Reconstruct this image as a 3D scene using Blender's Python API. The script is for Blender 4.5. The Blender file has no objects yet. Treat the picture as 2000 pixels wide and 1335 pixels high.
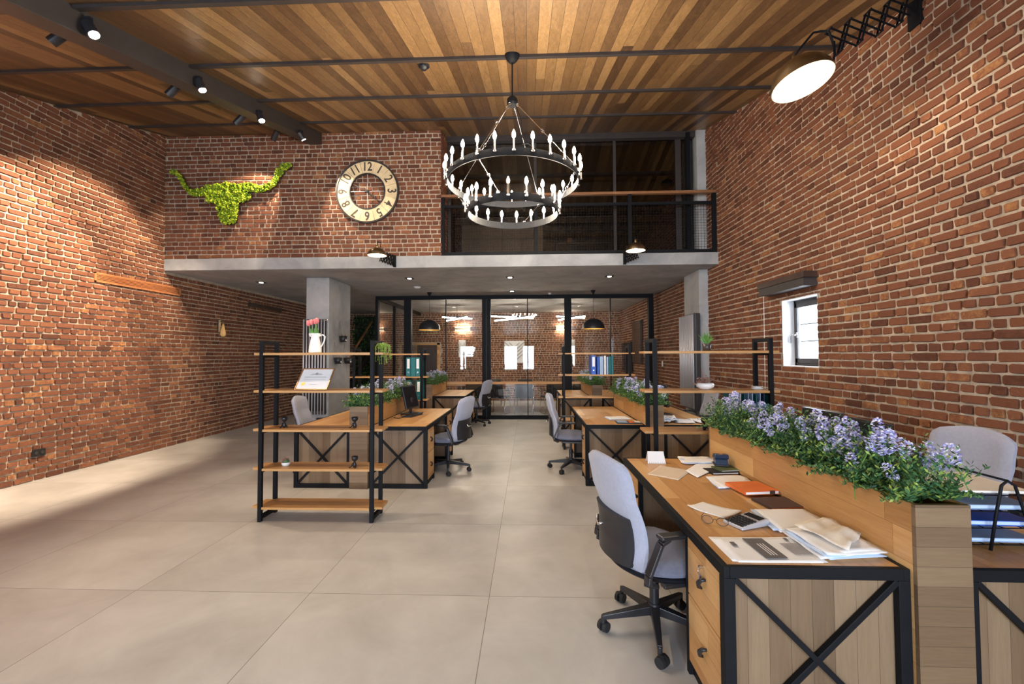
import bpy, math, random
from mathutils import Vector, Matrix, noise
C = bpy.context.scene.collection
SC = bpy.context.scene
R_ = math.radians
PI = math.pi

# ------------------------------------------------------------------ camera
CAM_P = dict(f=844.84, yaw=-2.1455, pitch=1.722, roll=-0.2473)
cam = bpy.data.cameras.new('camera'); camo = bpy.data.objects.new('camera', cam); C.objects.link(camo)
cam.sensor_width = 36; cam.sensor_fit = 'HORIZONTAL'; cam.lens = CAM_P['f'] * 36 / 2000; cam.clip_start = .05; cam.clip_end = 200
_y, _p, _r = R_(CAM_P['yaw']), R_(CAM_P['pitch']), R_(CAM_P['roll'])
_F = Vector((math.sin(_y) * math.cos(_p), math.cos(_y) * math.cos(_p), math.sin(_p)))
_Rt = Vector((math.cos(_y), -math.sin(_y), 0)); _U = _Rt.cross(_F)
_R2 = math.cos(_r) * _Rt + math.sin(_r) * _U; _U2 = -math.sin(_r) * _Rt + math.cos(_r) * _U
camo.matrix_world = Matrix(((_R2.x, _U2.x, -_F.x, 0), (_R2.y, _U2.y, -_F.y, 0), (_R2.z, _U2.z, -_F.z, 1.57), (0, 0, 0, 1)))
SC.camera = camo

# ------------------------------------------------------------------ world, exposure
SC.view_settings.view_transform = 'Standard'; SC.view_settings.look = 'None'
SC.view_settings.gamma = 1; SC.view_settings.use_curve_mapping = False
SC.view_settings.exposure = 0.0
W = bpy.data.worlds.new('world'); SC.world = W; W.use_nodes = True
W.node_tree.nodes['Background'].inputs[0].default_value = (.80, .90, 1, 1)
W.node_tree.nodes['Background'].inputs[1].default_value = 5.0
SC.cycles.max_bounces = 6; SC.cycles.diffuse_bounces = 4; SC.cycles.glossy_bounces = 3
SC.cycles.transparent_max_bounces = 12; SC.cycles.sample_clamp_indirect = 6; SC.cycles.caustics_reflective = False; SC.cycles.caustics_refractive = False

WARM = (1, .80, .58); WARMW = (1, .88, .74); COOL = (.74, .86, 1)
def light(name, kind, loc, energy, color, size=.05, target=None, spot=60, blend=.4, parent=None, sx=1, sy=1):
    l = bpy.data.lights.new(name, kind); o = bpy.data.objects.new(name, l); C.objects.link(o)
    l.energy = energy; l.color = color
    if kind == 'AREA': l.shape = 'RECTANGLE'; l.size = sx; l.size_y = sy
    else: l.shadow_soft_size = size
    if kind == 'SPOT': l.spot_size = R_(spot); l.spot_blend = blend
    if parent: o.parent = parent
    o.location = loc
    if target is not None:
        o.rotation_euler = (Vector(target) - Vector(loc)).to_track_quat('-Z', 'Y').to_euler()
    return o
# daylight entering through the windows behind the viewpoint
REARW = [(-3.95, -3.0), (-1.40, -.60), (-.34, .36), (1.9, 2.7)]
for a, b in REARW:
    light('window_daylight', 'AREA', ((a + b) / 2, -3.68, 1.42), 200 * (b - a) / .8, COOL, target=((a + b) / 2, 5, 1.0), sx=b - a, sy=1.3)
light('window_daylight', 'AREA', (3.42, 5.135, 1.825), 30, COOL, target=(0, 5.1, 1.4), sx=.6, sy=.75)

# ------------------------------------------------------------------ materials
def newmat(name):
    m = bpy.data.materials.new(name); m.use_nodes = True
    nt = m.node_tree; b = nt.nodes['Principled BSDF']; return m, nt, b
def pmat(name, col, rough=.5, metal=0, emit=None, es=0, noise_amt=0, nscale=8, bump=0, bscale=80, trans=0, sheen=0, spec=.5):
    m, nt, b = newmat(name)
    b.inputs['Base Color'].default_value = (*col, 1); b.inputs['Roughness'].default_value = rough; b.inputs['Metallic'].default_value = metal
    b.inputs['Specular IOR Level'].default_value = spec
    if trans: b.inputs['Transmission Weight'].default_value = trans
    if sheen: b.inputs['Sheen Weight'].default_value = sheen
    if emit: b.inputs['Emission Color'].default_value = (*emit, 1); b.inputs['Emission Strength'].default_value = es
    tc = nt.nodes.new('ShaderNodeTexCoord')
    if noise_amt or True:
        n = nt.nodes.new('ShaderNodeTexNoise'); n.inputs['Scale'].default_value = nscale; n.inputs['Detail'].default_value = 5
        nt.links.new(tc.outputs['Object'], n.inputs['Vector'])
        r = nt.nodes.new('ShaderNodeValToRGB'); k = max(noise_amt, .03)
        r.color_ramp.elements[0].color = (*[c * (1 - k) for c in col], 1); r.color_ramp.elements[1].color = (*[min(1, c * (1 + k)) for c in col], 1)
        r.color_ramp.elements[0].position = .3; r.color_ramp.elements[1].position = .7
        nt.links.new(n.outputs['Fac'], r.inputs[0]); nt.links.new(r.outputs[0], b.inputs['Base Color'])
    if bump:
        n2 = nt.nodes.new('ShaderNodeTexNoise'); n2.inputs['Scale'].default_value = bscale; n2.inputs['Detail'].default_value = 4
        nt.links.new(tc.outputs['Object'], n2.inputs['Vector'])
        bp = nt.nodes.new('ShaderNodeBump'); bp.inputs['Strength'].default_value = bump; bp.inputs['Distance'].default_value = .01
        nt.links.new(n2.outputs['Fac'], bp.inputs['Height']); nt.links.new(bp.outputs[0], b.inputs['Normal'])
    return m
def ramp(nt, stops):
    r = nt.nodes.new('ShaderNodeValToRGB'); e = r.color_ramp.elements
    while len(e) < len(stops): e.new(.5)
    for x, (p, c) in zip(e, stops): x.position = p; x.color = (*c, 1)
    return r
def math_n(nt, op, a, b=None):
    n = nt.nodes.new('ShaderNodeMath'); n.operation = op
    for i, v in enumerate((a, b)):
        if v is None: continue
        if isinstance(v, (int, float)): n.inputs[i].default_value = v
        else: nt.links.new(v, n.inputs[i])
    return n.outputs[0]
def wood(name, cols, grain='Y', cell='X', w=.1, L=2.0, rough=.45, gap=.02, gs=1.0, dark=.35, bump=.15):
    """planks: grain along one object axis, plank cells along another"""
    m, nt, b = newmat(name); b.inputs['Roughness'].default_value = rough
    tc = nt.nodes.new('ShaderNodeTexCoord'); sp = nt.nodes.new('ShaderNodeSeparateXYZ'); nt.links.new(tc.outputs['Object'], sp.inputs[0])
    g, c = sp.outputs[grain], sp.outputs[cell]
    o3 = sp.outputs[[a for a in 'XYZ' if a not in (grain, cell)][0]]
    cw = math_n(nt, 'DIVIDE', c, w); ci = math_n(nt, 'FLOOR', cw); cf = math_n(nt, 'SUBTRACT', cw, ci)
    wn = nt.nodes.new('ShaderNodeTexWhiteNoise'); wn.noise_dimensions = '1D'; nt.links.new(ci, wn.inputs['W'])
    off = math_n(nt, 'MULTIPLY', wn.outputs['Value'], L * 3)
    gl = math_n(nt, 'DIVIDE', math_n(nt, 'ADD', g, off), L); gi = math_n(nt, 'FLOOR', gl); gf = math_n(nt, 'SUBTRACT', gl, gi)
    cmb = nt.nodes.new('ShaderNodeCombineXYZ'); nt.links.new(ci, cmb.inputs[0]); nt.links.new(gi, cmb.inputs[1])
    w2 = nt.nodes.new('ShaderNodeTexWhiteNoise'); w2.noise_dimensions = '2D'; nt.links.new(cmb.outputs[0], w2.inputs['Vector'])
    rnd = w2.outputs['Value']
    v = nt.nodes.new('ShaderNodeCombineXYZ')
    nt.links.new(math_n(nt, 'ADD', math_n(nt, 'MULTIPLY', g, 1.6 * gs), math_n(nt, 'MULTIPLY', rnd, 37)), v.inputs[0])
    nt.links.new(math_n(nt, 'MULTIPLY', c, 22 * gs), v.inputs[1]); nt.links.new(math_n(nt, 'MULTIPLY', o3, 22 * gs), v.inputs[2])
    n1 = nt.nodes.new('ShaderNodeTexNoise'); n1.inputs['Scale'].default_value = 1.3; n1.inputs['Detail'].default_value = 6; n1.inputs['Distortion'].default_value = 1.2
    nt.links.new(v.outputs[0], n1.inputs['Vector'])
    n3 = nt.nodes.new('ShaderNodeTexNoise'); n3.inputs['Scale'].default_value = 7; n3.inputs['Detail'].default_value = 4
    nt.links.new(v.outputs[0], n3.inputs['Vector'])
    f = math_n(nt, 'ADD', math_n(nt, 'MULTIPLY', rnd, .60), math_n(nt, 'MULTIPLY', n1.outputs['Fac'], .40))
    f = math_n(nt, 'ADD', f, math_n(nt, 'MULTIPLY', math_n(nt, 'SUBTRACT', n3.outputs['Fac'], .5), .3))
    rp = ramp(nt, cols); nt.links.new(f, rp.inputs[0])
    edge = math_n(nt, 'MINIMUM', cf, math_n(nt, 'SUBTRACT', 1, cf)); em = math_n(nt, 'LESS_THAN', edge, gap / 2)
    e2 = math_n(nt, 'LESS_THAN', gf, gap * w / L)
    em = math_n(nt, 'MAXIMUM', em, e2)
    mx = nt.nodes.new('ShaderNodeMix'); mx.data_type = 'RGBA'; mx.blend_type = 'MULTIPLY'
    nt.links.new(em, mx.inputs[0]); nt.links.new(rp.outputs[0], mx.inputs[6]); mx.inputs[7].default_value = (dark, dark * .9, dark * .8, 1)
    nt.links.new(mx.outputs[2], b.inputs['Base Color'])
    bp = nt.nodes.new('ShaderNodeBump'); bp.inputs['Strength'].default_value = bump; bp.inputs['Distance'].default_value = .004
    nt.links.new(math_n(nt, 'SUBTRACT', n3.outputs['Fac'], em), bp.inputs['Height']); nt.links.new(bp.outputs[0], b.inputs['Normal'])
    return m
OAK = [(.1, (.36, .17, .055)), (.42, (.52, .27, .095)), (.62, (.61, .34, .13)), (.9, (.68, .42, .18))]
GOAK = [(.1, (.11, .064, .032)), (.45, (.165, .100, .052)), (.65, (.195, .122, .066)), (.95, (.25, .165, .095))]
CEILW = [(.12, (.055, .027, .012)), (.38, (.125, .067, .028)), (.62, (.215, .122, .049)), (.92, (.38, .23, .10))]
M = {}
M['oak_top'] = wood('oak_top', OAK, 'Y', 'X', .12, .9, .38, .012)
M['oak_y_z'] = wood('oak_side', OAK, 'Y', 'Z', .125, 1.1, .42, .012)
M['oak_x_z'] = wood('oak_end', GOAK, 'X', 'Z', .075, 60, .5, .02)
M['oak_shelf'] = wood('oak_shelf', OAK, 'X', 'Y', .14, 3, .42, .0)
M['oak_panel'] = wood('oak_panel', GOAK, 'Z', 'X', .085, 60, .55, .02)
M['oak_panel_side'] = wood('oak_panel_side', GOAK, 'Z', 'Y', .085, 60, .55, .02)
M['ceiling'] = wood('ceiling_planks', CEILW, 'Y', 'X', .105, 9.0, .42, .035, .8, .22, .25)
M['handrail'] = wood('handrail_wood', [(.2, (.16, .07, .03)), (.8, (.30, .14, .06))], 'X', 'Z', .2, 4, .4, 0)
M['table_wood'] = wood('table_wood', [(.2, (.35, .16, .06)), (.8, (.62, .34, .14))], 'X', 'Y', .3, 4, .3, .01)
M['steel'] = pmat('black_steel', (.0065, .007, .009), .55, 0, noise_amt=.15, bump=.08, bscale=300, spec=.16)
M['darkbrown'] = pmat('brown_steel', (.040, .033, .032), .5, 0, noise_amt=.1)
M['plastic'] = pmat('black_plastic', (.018, .018, .022), .38, bump=.05, bscale=400)
M['rubber'] = pmat('black_rubber', (.012, .012, .013), .7)
M['fabric'] = pmat('lavender_grey_fabric', (.36, .37, .46), .9, noise_amt=.06, nscale=60, bump=.25, bscale=900, sheen=.3)
M['fabric_shaded'] = pmat('shaded_seat_fabric', (.19, .20, .28), .9, noise_amt=.08, nscale=60, bump=.25, bscale=900, sheen=.3)  # seat darker than the back: shade under the desk put into the colour
M['fabric_dark'] = pmat('dark_shaded_seat_fabric', (.13, .14, .20), .9, noise_amt=.1, nscale=60, bump=.25, bscale=900, sheen=.3)  # unused darker copy of the shaded seat colour
M['chrome'] = pmat('chrome', (.7, .7, .72), .2, 1)
M['brass'] = pmat('aged_brass', (.36, .29, .19), .32, 1, noise_amt=.15, nscale=20)
M['white_enamel'] = pmat('white_enamel', (.9, .82, .66), .5)
M['white'] = pmat('white_ceramic', (.86, .85, .83), .3)
M['whiteplastic'] = pmat('white_plastic', (.8, .8, .8), .4)
M['paper'] = pmat('white_paper', (.83, .82, .82), .8)
M['paper_warm'] = pmat('cream_paper', (.80, .74, .66), .8)
M['paper_beige'] = pmat('beige_envelope_paper', (.66, .54, .42), .8)
M['paper_blue'] = pmat('blue_tinted_paper', (.50, .62, .82), .7)
M['ink'] = pmat('grey_ink', (.12, .11, .11), .7)
M['inklight'] = pmat('light_grey_ink', (.42, .41, .42), .7)
M['orange'] = pmat('orange_leather', (.72, .17, .04), .5, noise_amt=.08, bump=.1, bscale=200)
M['darkcover'] = pmat('dark_brown_cover', (.06, .035, .032), .5)
M['blackcover'] = pmat('black_cover', (.015, .015, .017), .4)
M['greencover'] = pmat('olive_cover', (.10, .12, .045), .5)
M['teal'] = pmat('teal_card', (.005, .13, .14), .5, noise_amt=.05)
M['blue'] = pmat('blue_card', (.02, .10, .50), .45)
M['lightblue'] = pmat('light_blue_card', (.30, .42, .62), .5)
M['navy'] = pmat('navy_plastic', (.02, .04, .09), .35)
M['gold'] = pmat('gold_seal', (.72, .45, .12), .4, .4)
M['gold_frame'] = pmat('gilded_frame', (.45, .26, .12), .35, .5)
M['radiator_grey'] = pmat('silver_grey_paint', (.50, .49, .52), .35, .3)
M['radiator_dark'] = pmat('graphite_paint', (.05, .045, .045), .4, .3)
M['terracotta'] = pmat('orange_painted_grille', (.50, .19, .07), .6)
M['black'] = pmat('void_black', (.008, .008, .009), .6)
M['screen'] = pmat('dark_screen', (.01, .011, .016), .15)
M['pink'] = pmat('pink_petals', (.85, .22, .22), .55, noise_amt=.25, nscale=30)
M['green'] = pmat('stem_green', (.10, .26, .05), .5, noise_amt=.3, nscale=30)
M['limegreen'] = pmat('trailing_green', (.22, .34, .05), .55, noise_amt=.3, nscale=40)
M['tan'] = pmat('tan_panel', (.42, .33, .24), .7, noise_amt=.1)
M['darkwood'] = pmat('dark_stained_wood', (.05, .026, .018), .45, noise_amt=.3, nscale=5)
M['plaster'] = pmat('white_plaster', (.75, .75, .78), .8)
M['dried'] = pmat('dried_stems', (.30, .15, .11), .8, noise_amt=.4, nscale=30)
M['twine'] = pmat('brown_twine', (.12, .09, .06), .9)
M['darkgrey'] = pmat('dark_grey_cloth', (.05, .05, .055), .9)
M['amber'] = pmat('amber_glass_bulb', (.5, .30, .12), .2, emit=(1, .55, .2), es=.25)  # faint glow added to the glass, though the bulb is unlit
M['clockface'] = pmat('aged_cream_face', (.76, .60, .36), .6, noise_amt=.18, nscale=5)
M['numeral'] = pmat('dark_numerals', (.06, .045, .035), .6)

def leafmat(name, stops):
    m, nt, b = newmat(name); g = nt.nodes.new('ShaderNodeNewGeometry'); r = ramp(nt, stops)
    nt.links.new(g.outputs['Random Per Island'], r.inputs[0]); nt.links.new(r.outputs[0], b.inputs['Base Color'])
    b.inputs['Roughness'].default_value = .55; b.inputs['Specular IOR Level'].default_value = .3
    return m
M['leaf'] = leafmat('planter_leaves', [(0, (.016, .055, .020)), (.35, (.045, .13, .048)), (.7, (.09, .20, .08)), (.85, (.22, .34, .06)), (1, (.34, .44, .09))])
M['petal'] = leafmat('lavender_petals', [(0, (.27, .24, .60)), (.3, (.46, .46, .82)), (.6, (.70, .70, .92)), (1, (.92, .90, .97))])
M['moss'] = leafmat('preserved_moss', [(0, (.07, .15, .01)), (.4, (.18, .30, .015)), (.75, (.36, .46, .02)), (1, (.52, .58, .05))])
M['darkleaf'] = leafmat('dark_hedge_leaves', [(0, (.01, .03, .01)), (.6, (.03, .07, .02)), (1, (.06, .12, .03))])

def brickmat():
    m, nt, b = newmat('brick')
    g = nt.nodes.new('ShaderNodeNewGeometry'); tc = nt.nodes.new('ShaderNodeTexCoord')
    n = nt.nodes.new('ShaderNodeTexNoise'); n.inputs['Scale'].default_value = 26; n.inputs['Detail'].default_value = 6; n.inputs['Roughness'].default_value = .7
    nt.links.new(tc.outputs['Object'], n.inputs['Vector'])
    f = math_n(nt, 'ADD', math_n(nt, 'MULTIPLY', g.outputs['Random Per Island'], .82), math_n(nt, 'MULTIPLY', math_n(nt, 'SUBTRACT', n.outputs['Fac'], .5), .5))
    r = ramp(nt, [(0, (.10, .039, .023)), (.14, (.15, .057, .032)), (.45, (.185, .070, .037)), (.76, (.22, .086, .044)), (.88, (.38, .18, .07))])
    nt.links.new(f, r.inputs[0]); nt.links.new(r.outputs[0], b.inputs['Base Color']); b.inputs['Roughness'].default_value = .85
    b.inputs['Specular IOR Level'].default_value = .25
    bp = nt.nodes.new('ShaderNodeBump'); bp.inputs['Strength'].default_value = .7; bp.inputs['Distance'].default_value = .012
    nt.links.new(n.outputs['Fac'], bp.inputs['Height']); nt.links.new(bp.outputs[0], b.inputs['Normal'])
    return m
M['brick'] = brickmat()
M['mortar'] = pmat('mortar', (.44, .365, .285), .95, noise_amt=.25, nscale=12, bump=.6, bscale=90, spec=.2)
M['brick_plain'] = pmat('brick_distant', (.22, .08, .045), .9, noise_amt=.3, nscale=6, bump=.3)

def concrete(name, a, c, rough=.75):
    m, nt, b = newmat(name); tc = nt.nodes.new('ShaderNodeTexCoord')
    n = nt.nodes.new('ShaderNodeTexNoise'); n.inputs['Scale'].default_value = 1.8; n.inputs['Detail'].default_value = 9; n.inputs['Roughness'].default_value = .65; n.inputs['Distortion'].default_value = .5
    nt.links.new(tc.outputs['Object'], n.inputs['Vector']); r = ramp(nt, [(.3, a), (.7, c)]); nt.links.new(n.outputs['Fac'], r.inputs[0])
    nt.links.new(r.outputs[0], b.inputs['Base Color']); b.inputs['Roughness'].default_value = rough
    n2 = nt.nodes.new('ShaderNodeTexNoise'); n2.inputs['Scale'].default_value = 14; n2.inputs['Detail'].default_value = 8
    nt.links.new(tc.outputs['Object'], n2.inputs['Vector'])
    bp = nt.nodes.new('ShaderNodeBump'); bp.inputs['Strength'].default_value = .25; bp.inputs['Distance'].default_value = .01
    nt.links.new(n2.outputs['Fac'], bp.inputs['Height']); nt.links.new(bp.outputs[0], b.inputs['Normal'])
    return m
M['concrete'] = concrete('concrete', (.27, .275, .28), (.46, .465, .47))

def floormat():
    m, nt, b = newmat('floor_tiles'); tc = nt.nodes.new('ShaderNodeTexCoord'); sp = nt.nodes.new('ShaderNodeSeparateXYZ'); nt.links.new(tc.outputs['Object'], sp.inputs[0])
    S = 1.19; ems = []; ids = []
    for ax, o in (('X', -.262), ('Y', 2.862)):
        v = math_n(nt, 'DIVIDE', math_n(nt, 'SUBTRACT', sp.outputs[ax], o), S); fi = math_n(nt, 'FLOOR', v); fr = math_n(nt, 'SUBTRACT', v, fi)
        ems.append(math_n(nt, 'LESS_THAN', math_n(nt, 'MINIMUM', fr, math_n(nt, 'SUBTRACT', 1, fr)), .0017)); ids.append(fi)
    em = math_n(nt, 'MAXIMUM', *ems)
    cm = nt.nodes.new('ShaderNodeCombineXYZ'); nt.links.new(ids[0], cm.inputs[0]); nt.links.new(ids[1], cm.inputs[1])
    wn = nt.nodes.new('ShaderNodeTexWhiteNoise'); wn.noise_dimensions = '2D'; nt.links.new(cm.outputs[0], wn.inputs['Vector'])
    vm = nt.nodes.new('ShaderNodeVectorMath'); vm.operation = 'MULTIPLY_ADD'; nt.links.new(wn.outputs['Color'], vm.inputs[0]); vm.inputs[1].default_value = (9, 9, 9); nt.links.new(tc.outputs['Object'], vm.inputs[2])
    n = nt.nodes.new('ShaderNodeTexNoise'); n.inputs['Scale'].default_value = 1.7; n.inputs['Detail'].default_value = 9; n.inputs['Roughness'].default_value = .62; n.inputs['Distortion'].default_value = .35
    nt.links.new(vm.outputs[0], n.inputs['Vector'])
    f = math_n(nt, 'ADD', n.outputs['Fac'], math_n(nt, 'MULTIPLY', math_n(nt, 'SUBTRACT', wn.outputs['Value'], .5), .10))
    r = ramp(nt, [(.30, (.42, .40, .37)), (.50, (.50, .48, .45)), (.70, (.58, .56, .53))]); nt.links.new(f, r.inputs[0])
    mx = nt.nodes.new('ShaderNodeMix'); mx.data_type = 'RGBA'; mx.blend_type = 'MULTIPLY'; nt.links.new(em, mx.inputs[0]); nt.links.new(r.outputs[0], mx.inputs[6]); mx.inputs[7].default_value = (.33, .30, .27, 1)
    nt.links.new(mx.outputs[2], b.inputs['Base Color'])
    rr = nt.nodes.new('ShaderNodeMapRange'); nt.links.new(n.outputs['Fac'], rr.inputs[0]); rr.inputs[3].default_value = .40; rr.inputs[4].default_value = .28; nt.links.new(rr.outputs[0], b.inputs['Roughness'])
    return m
M['floor'] = floormat()

def glassmat(name, tint, ior=1.5):
    m = bpy.data.materials.new(name); m.use_nodes = True; nt = m.node_tree; nt.nodes.clear()
    out = nt.nodes.new('ShaderNodeOutputMaterial'); t = nt.nodes.new('ShaderNodeBsdfTransparent'); g = nt.nodes.new('ShaderNodeBsdfGlossy')
    t.inputs[0].default_value = (*tint, 1); g.inputs['Roughness'].default_value = 0.0; g.inputs[0].default_value = (1, 1, 1, 1)
    f = nt.nodes.new('ShaderNodeFresnel'); f.inputs[0].default_value = ior; mx = nt.nodes.new('ShaderNodeMixShader')
    ge = nt.nodes.new('ShaderNodeNewGeometry'); mr = nt.nodes.new('ShaderNodeMapRange'); nt.links.new(ge.outputs['Backfacing'], mr.inputs[0]); mr.inputs[3].default_value = ior; mr.inputs[4].default_value = 1 / ior; nt.links.new(mr.outputs[0], f.inputs[0])
    nt.links.new(f.outputs[0], mx.inputs[0]); nt.links.new(t.outputs[0], mx.inputs[1]); nt.links.new(g.outputs[0], mx.inputs[2]); nt.links.new(mx.outputs[0], out.inputs[0])
    return m
M['glass'] = glassmat('clear_glass', (.95, .96, .96), 1.5)
M['glass_tinted'] = glassmat('smoked_glass', (.68, .67, .66), 1.5)
def emat(name, col, s):
    return pmat(name, (.8, .8, .8), .4, emit=col, es=s)
M['bulb'] = emat('lit_candle_bulb', (1, .86, .68), 420)
M['bulb_off'] = pmat('frosted_bulb', (.85, .85, .85), .2)
M['lens'] = emat('lit_spot_lens', (1, .88, .72), 60)
M['downlens'] = emat('lit_downlight', (1, .93, .82), 25)
M['tube'] = emat('lit_tube', (1, .88, .70), 95)
M['lampbulb'] = emat('lit_bulb', (1, .86, .62), 60)
M['sconcelens'] = emat('lit_sconce', (1, .78, .50), 25)

# ------------------------------------------------------------------ mesh builder
class MB:
    def __init__(s): s.v = []; s.f = []; s.m = []; s.mi = 0
    def add(s, vs, fs):
        k = len(s.v); s.v += [tuple(v) for v in vs]; s.f += [tuple(i + k for i in f) for f in fs]; s.m += [s.mi] * len(fs); return s
    def box(s, x0, x1, y0, y1, z0, z1):
        v = [(x, y, z) for z in (z0, z1) for y in (y0, y1) for x in (x0, x1)]
        return s.add(v, [(0, 2, 3, 1), (4, 5, 7, 6), (0, 1, 5, 4), (2, 6, 7, 3), (0, 4, 6, 2), (1, 3, 7, 5)])
    def hexa(s, b, t):
        return s.add(list(b) + list(t), [(3, 2, 1, 0), (4, 5, 6, 7), (0, 1, 5, 4), (1, 2, 6, 5), (2, 3, 7, 6), (3, 0, 4, 7)])
    def bar(s, p0, p1, w, h, up=(0, 0, 1), w1=None, h1=None):
        p0, p1 = Vector(p0), Vector(p1); d = (p1 - p0).normalized(); u = Vector(up)
        if abs(d.dot(u)) > .99: u = Vector((1, 0, 0))
        r = d.cross(u).normalized(); u = r.cross(d).normalized()
        w1 = w if w1 is None else w1; h1 = h if h1 is None else h1
        q = lambda p, a, b: [p - r * a / 2 - u * b / 2, p + r * a / 2 - u * b / 2, p + r * a / 2 + u * b / 2, p - r * a / 2 + u * b / 2]
        return s.hexa(q(p0, w, h), q(p1, w1, h1))
    def cyl(s, p0, p1, r0, r1=None, n=12, caps=True):
        r1 = r0 if r1 is None else r1; p0, p1 = Vector(p0), Vector(p1); d = (p1 - p0).normalized()
        a = d.orthogonal().normalized(); b = d.cross(a); vs = []
        for p, r in ((p0, r0), (p1, r1)):
            for i in range(n): t = 2 * PI * i / n; vs.append(p + (a * math.cos(t) + b * math.sin(t)) * r)
        fs = [(i, (i + 1) % n, n + (i + 1) % n, n + i) for i in range(n)]
        if caps: fs += [tuple(range(n))[::-1], tuple(range(n, 2 * n))]
        return s.add(vs, fs)
    def tube(s, pts, r, n=8, closed=False):
        pts = [Vector(p) for p in pts]; k = len(pts); vs = []; prev = None
        for i, p in enumerate(pts):
            if closed: d = (pts[(i + 1) % k] - pts[i - 1]).normalized()
            else: d = (pts[min(i + 1, k - 1)] - pts[max(i - 1, 0)]).normalized()
            a = d.orthogonal().normalized() if prev is None else (prev - d * prev.dot(d)).normalized()
            prev = a; b = d.cross(a)
            rr = r[i] if isinstance(r, (list, tuple)) else r
            for j in range(n): t = 2 * PI * j / n; vs.append(p + (a * math.cos(t) + b * math.sin(t)) * rr)
        fs = []
        for i in range(k if closed else k - 1):
            i2 = (i + 1) % k
            for j in range(n): fs.append((i * n + j, i * n + (j + 1) % n, i2 * n + (j + 1) % n, i2 * n + j))
        if not closed: fs += [tuple(range(n))[::-1], tuple(range((k - 1) * n, k * n))]
        return s.add(vs, fs)
    def lathe(s, prof, n=20, c=(0, 0, 0), mat=None):
        vs = []
        for r, z in prof:
            for i in range(n):
                t = 2 * PI * i / n; v = Vector((r * math.cos(t), r * math.sin(t), z))
                if mat is not None: v = mat @ v
                vs.append(v + Vector(c))
        fs = [(i * n + j, i * n + (j + 1) % n, (i + 1) * n + (j + 1) % n, (i + 1) * n + j) for i in range(len(prof) - 1) for j in range(n)]
        return s.add(vs, fs)
    def grid(s, P, close=False):
        nu, nv = len(P), len(P[0]); vs = [p for r in P for p in r]
        fs = [(i * nv + j, i * nv + j + 1, (i + 1) * nv + j + 1, (i + 1) * nv + j) for i in range(nu - 1) for j in range(nv - 1)]
        return s.add(vs, fs)
    def prism(s, poly, f0, f1):
        """poly list of 2-D, f0/f1 map 2-D to 3-D"""
        n = len(poly); vs = [f0(p) for p in poly] + [f1(p) for p in poly]
        return s.add(vs, [tuple(range(n))[::-1], tuple(range(n, 2 * n))] + [(i, (i + 1) % n, n + (i + 1) % n, n + i) for i in range(n)])
    def blob(s, c, r, sq=(1, 1, 1)):
        c = Vector(c); vs = [c + Vector((r * sq[0] * a, r * sq[1] * b, r * sq[2] * d)) for a, b, d in ((1, 0, 0), (-1, 0, 0), (0, 1, 0), (0, -1, 0), (0, 0, 1), (0, 0, -1))]
        return s.add(vs, [(0, 2, 4), (2, 1, 4), (1, 3, 4), (3, 0, 4), (2, 0, 5), (1, 2, 5), (3, 1, 5), (0, 3, 5)])
    def sph(s, c, r, sq=(1, 1, 1), n=14, m=8):
        prof = [(math.sin(PI * i / m), -math.cos(PI * i / m)) for i in range(m + 1)]; prof[0] = (.001, -1); prof[-1] = (.001, 1)
        return s.lathe([(a * r, b * r) for a, b in prof], n, c, Matrix.Diagonal((sq[0], sq[1], sq[2])))
def O(name, mb, mat, parent=None, smooth=False, bev=0, fix=True):
    me = bpy.data.meshes.new(name); me.from_pydata(mb.v, [], mb.f)
    mats = mat if isinstance(mat, (list, tuple)) else [mat]
    for m in mats: me.materials.append(M[m] if isinstance(m, str) else m)
    if len(mats) > 1: me.polygons.foreach_set('material_index', mb.m)
    if smooth: me.polygons.foreach_set('use_smooth', [True] * len(me.polygons))
    if fix:
        import bmesh
        bm = bmesh.new(); bm.from_mesh(me); bmesh.ops.recalc_face_normals(bm, faces=bm.faces); bm.to_mesh(me); bm.free()
    me.update()
    o = bpy.data.objects.new(name, me); C.objects.link(o)
    if parent: o.parent = parent
    if bev:
        b = o.modifiers.new('bevel', 'BEVEL'); b.width = bev; b.segments = 2; b.limit_method = 'ANGLE'; b.angle_limit = R_(40)
    if smooth == 'auto':
        pass
    return o
def T(o, label, cat, group=None):
    o['label'] = label; o['category'] = cat
    if group: o['group'] = group
    return o
def thing(name, label, cat, loc=(0, 0, 0), rz=0, group=None):
    o = bpy.data.objects.new(name, None); C.objects.link(o); o.empty_display_size = .1
    o.location = loc; o.rotation_euler = (0, 0, rz); return T(o, label, cat, group)
def struct(name, mb, mat, **k):
    o = O(name, mb, mat, **k); o['kind'] = 'structure'; return o
def dup(src, loc=None, rz=None, label=None, group=None):
    def cp(s, par):
        c = s.copy(); C.objects.link(c)
        if par: c.parent = par
        for ch in s.children: cp(ch, c)
        return c
    r = cp(src, None)
    if loc is not None: r.location = loc
    if rz is not None: r.rotation_euler = (0, 0, rz)
    if label: r['label'] = label
    if group: r['group'] = group
    return r
def B(*a): return MB().box(*a)

# ================================================================== SETTING
XL, XR, YF, YB, YP = -6.29, 3.143, 7.2, 14.9, 10.62      # left wall, right wall, slab edge, far wall, glass partition
ZS, ZT = 3.05, 3.25                                     # slab underside and top
YR = -3.3                                               # rear wall
RIDGE = 8.4
def zc(y): return 5.40 + .27 * (y - 7.2) if y <= RIDGE else 5.724 - .27 * (y - RIDGE)

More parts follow.
